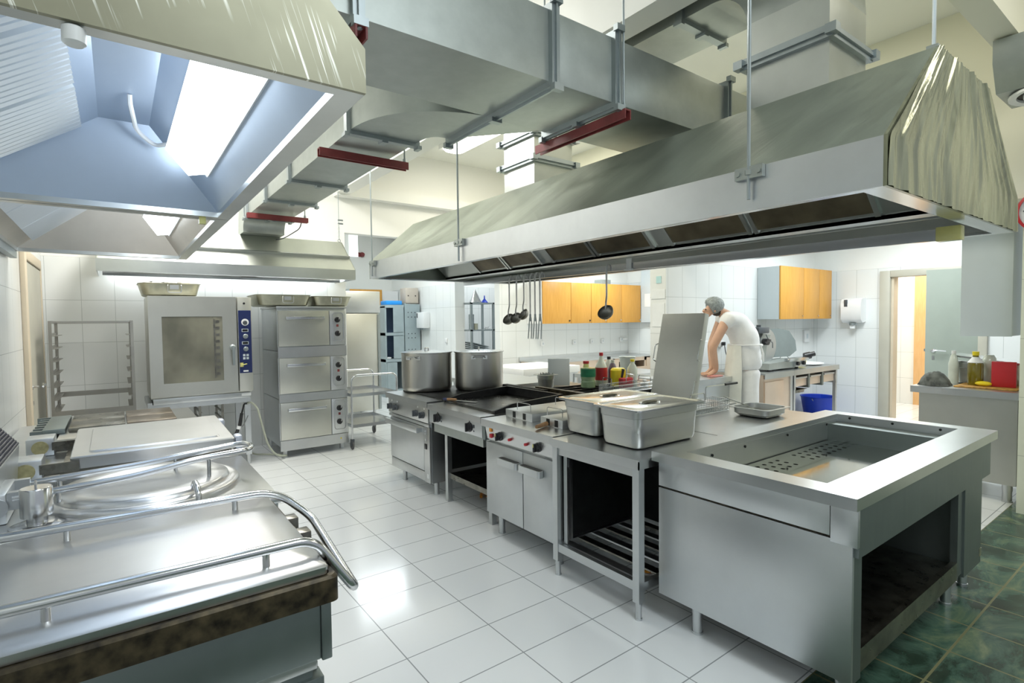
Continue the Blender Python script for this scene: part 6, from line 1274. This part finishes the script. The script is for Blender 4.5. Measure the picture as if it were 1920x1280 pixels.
# clothes
tv = [hip + Vector((.0, .0, -.04)), hip + Vector((0, 0, .12)), wa, (wa + md) / 2 + Vector((.02, -.02, 0)), md, (md + c7) / 2 + Vector((.015, -.015, .012)), c7 + Vector((-.01, .01, -.045)), sl_ + Vector((.02, .005, .01)), sr_ + Vector((0, 0, .01)), sl_ * .70 + el_ * .30, sr_ * .75 + er_ * .25]
skin_mesh('tunic', tv, [(0, 1), (1, 2), (2, 3), (3, 4), (4, 5), (5, 6), (5, 7), (5, 8), (7, 9), (8, 10)], [(.205, .19), (.20, .185), (.188, .17), (.215, .18), (.225, .185), (.215, .165), (.11, .095), (.118, .108), (.118, .108), (.088, .082), (.088, .082)], CLOTH, pe)
trv = [hip + Vector((0, 0, .06)), hip + Vector((0, 0, -.06)), hlL + Vector((0, 0, -.14)), knL, anL + Vector((0, 0, .03)), hlR + Vector((0, 0, -.14)), knR, anR + Vector((0, 0, .03))]
skin_mesh('trousers', trv, [(0, 1), (1, 2), (2, 3), (3, 4), (1, 5), (5, 6), (6, 7)], [.17, .185, .118, .098, .086, .118, .098, .086], CLOTH, pe)
# apron: a wrapped sheet around the front, tied behind at the waist
ap = MB(); S = []
for i in range(13):
    zz = wa.z + .02 - i * .058; c_ = Vector((wa.x, wa.y, zz)).lerp(Vector((hip.x, hip.y, zz)), min(1, i / 5)); rw = .185 + .028 * min(1, i / 5) + .004 * i
    ring = []
    for j in range(15):
        a = R(-62 + 158 * j / 14); dv = Vector((-.76, .65, 0)) * math.cos(a - R(38)) + Vector((-.65, -.76, 0)) * math.sin(a - R(38)); wob = .006 * math.sin(j * 1.7 + i * .3)
        ring.append(c_ + dv * (rw + wob + .012))
    S.append(ring + [p - (p - c_).normalized() * .008 for p in ring[::-1]])
ap.loft(S); obj('apron', ap, APRON, pe, angle=60)
ti = MB(); ti.tube([Vector((wa.x, wa.y, wa.z + .015)) + (Vector((math.cos(a), math.sin(a), 0)) * .192) for a in [2 * PI * j / 28 for j in range(28)]], .009, 6, closed=True)
kb = Vector((wa.x, wa.y, wa.z + .01)) + Vector((-.25, -.97, 0)) * .20 + Vector((.06, 0, 0)); ti.sphere(kb, .022, (1.3, 1, .9), 8); ti.tube([kb, kb + Vector((.03, -.02, -.10)), kb + Vector((.05, -.01, -.2))], .008, 6); ti.tube([kb, kb + Vector((-.01, -.03, -.09)), kb + Vector((-.0, -.01, -.17))], .008, 6)
obj('apron_strings', ti, CLOTH, pe)
cp_ = MB(); cp_.sphere(hd_ + Vector((.012, -.010, .03)), .118, (1.08, 1.0, .92), 20); 
for v in cp_.bm.verts:
    w_ = v.co - hd_; k_ = (w_ @ Vector((-.76, .62, -.5)))
    if k_ > .045: v.co -= Vector((-.76, .62, -.5)) * (k_ - .045) / 1.21
    v.co += Vector((math.sin(v.co.z * 90), math.cos(v.co.x * 80), math.sin(v.co.y * 85))) * .0035
obj('hair_net', cp_, CAPM, pe, angle=80)
hm = MB(); hm.sphere(hd_ + Vector((.045, -.03, -.045)), .072, (1, 1, .8), 12); obj('hair', hm, HAIR, pe)
fe = MB()
for s_ in (-1, 1): fe.sphere(hd_ + Vector((-.078, .056, -.02)) + side * (.032 * s_), .012, (1, 1, .7), 8)
obj('eyes', fe, HAIR, pe)
ea = MB(); ea.sphere(hd_ + side * -.088 + Vector((.0, 0, -.03)), .028, (.5, .35, 1), 10); ea.sphere(hd_ + side * .088 + Vector((.0, 0, -.03)), .028, (.5, .35, 1), 10); obj('ears', ea, SKIN, pe)
mo_ = MB(); mo_.sphere(chin + Vector((-.028, .022, .038)), .02, (1, 1, .35), 8); obj('mouth', mo_, MEATP, pe)
sh_ = MB()
for a, t_ in ((anL, toL), (anR, toR)): sh_.loft([rrect(-.045, .045, -.07, .17, .04, 0.0), rrect(-.047, .047, -.072, .172, .04, .03), rrect(-.04, .04, -.06, .10, .035, .085)])
sh_ = None
for a in (anL, anR):
    s1 = MB(); Mz = Matrix.Translation((a.x, a.y, .0)) @ Matrix.Rotation(R(50), 4, 'Z'); s1.loft([[Mz @ p for p in rrect(-.045, .045, -.07, .17, .04, .001)], [Mz @ p for p in rrect(-.047, .047, -.072, .172, .04, .035)], [Mz @ p for p in rrect(-.042, .042, -.062, .10, .035, .09)]]); obj('shoe', s1, SHOE, pe)

# ------------------------------------------------------------------ ceiling lamp in view, lights, camera
cl = thing('ceiling_lamp', 'lit white ceiling lamp above the far end of the central hood', 'lamp', (3.98, 6.2, 4.05)); m = MB(); m.loft([rrect(3.82, 4.14, 5.55, 6.85, .1, 4.06), rrect(3.84, 4.12, 5.57, 6.83, .1, 4.03)]); obj('lamp_diffuser', m, emit('ceiling_lamp_glow', (1, .96, .82), 6), cl); obj('lamp_housing', box(3.80, 4.16, 5.53, 6.87, 4.06, 4.149), WHITE, cl)
LP = .50
def area(name, loc, sx, sy, power, col=(1, 1, 1), rot=(0, 0, 0)):
    l = bpy.data.lights.new(name, 'AREA'); l.shape = 'RECTANGLE'; l.size = sx; l.size_y = sy; l.energy = power * LP; l.color = col
    o = bpy.data.objects.new(name, l); o.location = loc; o.rotation_euler = rot; COL.objects.link(o); return o
COOL = (.88, .96, 1); NEUT = (1, .98, .94); WARM = (1, .95, .80)
# unseen area lights added over the kitchen as general fill (down-facing, under the ceiling)
area('fill_left_back', (.9, 5.9, 4.12), .6, 1.3, 190, NEUT)
area('fill_aisle', (1.4, 3.9, 4.12), .6, 1.3, 110, NEUT)
area('fill_aisle_near', (1.7, -.7, 4.12), .9, 1.3, 95, COOL)
area('fill_behind', (1.0, -1.8, 4.12), 1.3, 1.3, 100, COOL)
area('fill_island', (4.3, 2.6, 4.12), .6, 1.3, 70, WARM)
area('fill_island_back', (4.5, 5.6, 4.12), .6, 1.3, 110, WARM)
area('fill_right', (4.2, -.6, 4.12), .9, 1.3, 65, WARM)
area('luminaire_alcove', (7.1, 6.2, 2.98), .6, 1.3, 110, COOL)
area('luminaire_middle', (7.6, 2.9, 2.98), 1.3, .6, 110, COOL)
area('luminaire_pass', (8.6, 2.2, 2.98), .6, 1.3, 70, COOL)
area('luminaire_far', (3.9, 9.6, 3.58), 1.3, 1.3, 120, COOL)
area('luminaire_store', (6.5, 9.3, 3.38), .6, 1.3, 60, COOL)
area('luminaire_corridor', (10.7, 3.0, 2.98), .9, 1.3, 130, (1, .93, .82))
w = bpy.data.worlds.new('room_glow'); SC.world = w; w.use_nodes = True
w.node_tree.nodes['Background'].inputs['Color'].default_value = (.86, .93, 1, 1); w.node_tree.nodes['Background'].inputs['Strength'].default_value = .45

F_PX, YAW, PITCH, ROLL = 1005.0, R(36.42), R(-2.24), R(.66)
fw = Vector((math.sin(YAW) * math.cos(PITCH), math.cos(YAW) * math.cos(PITCH), math.sin(PITCH))); rt = Vector((math.cos(YAW), -math.sin(YAW), 0)); dn = fw.cross(rt)
c_, s_ = math.cos(ROLL), math.sin(ROLL); rt2 = rt * c_ + dn * s_; dn2 = dn * c_ - rt * s_
cam = bpy.data.cameras.new('camera'); cam.sensor_width = 36.0; cam.lens = F_PX * 36 / 1920; cam.clip_start = .05; cam.clip_end = 60
co_ = bpy.data.objects.new('camera', cam); COL.objects.link(co_)
co_.matrix_world = Matrix(((rt2.x, -dn2.x, -fw.x, 0), (rt2.y, -dn2.y, -fw.y, 0), (rt2.z, -dn2.z, -fw.z, 1.6), (0, 0, 0, 1)))
SC.camera = co_
SC.view_settings.view_transform = 'Standard'; SC.view_settings.look = 'None'; SC.view_settings.gamma = 1.0; SC.view_settings.use_curve_mapping = False
SC.view_settings.exposure = 0.0
SC.cycles.use_denoising = True
SC.cycles.max_bounces = 10; SC.cycles.diffuse_bounces = 5; SC.cycles.glossy_bounces = 5; SC.cycles.transmission_bounces = 6
SC.cycles.sample_clamp_indirect = 3.0; SC.cycles.blur_glossy = 1.0
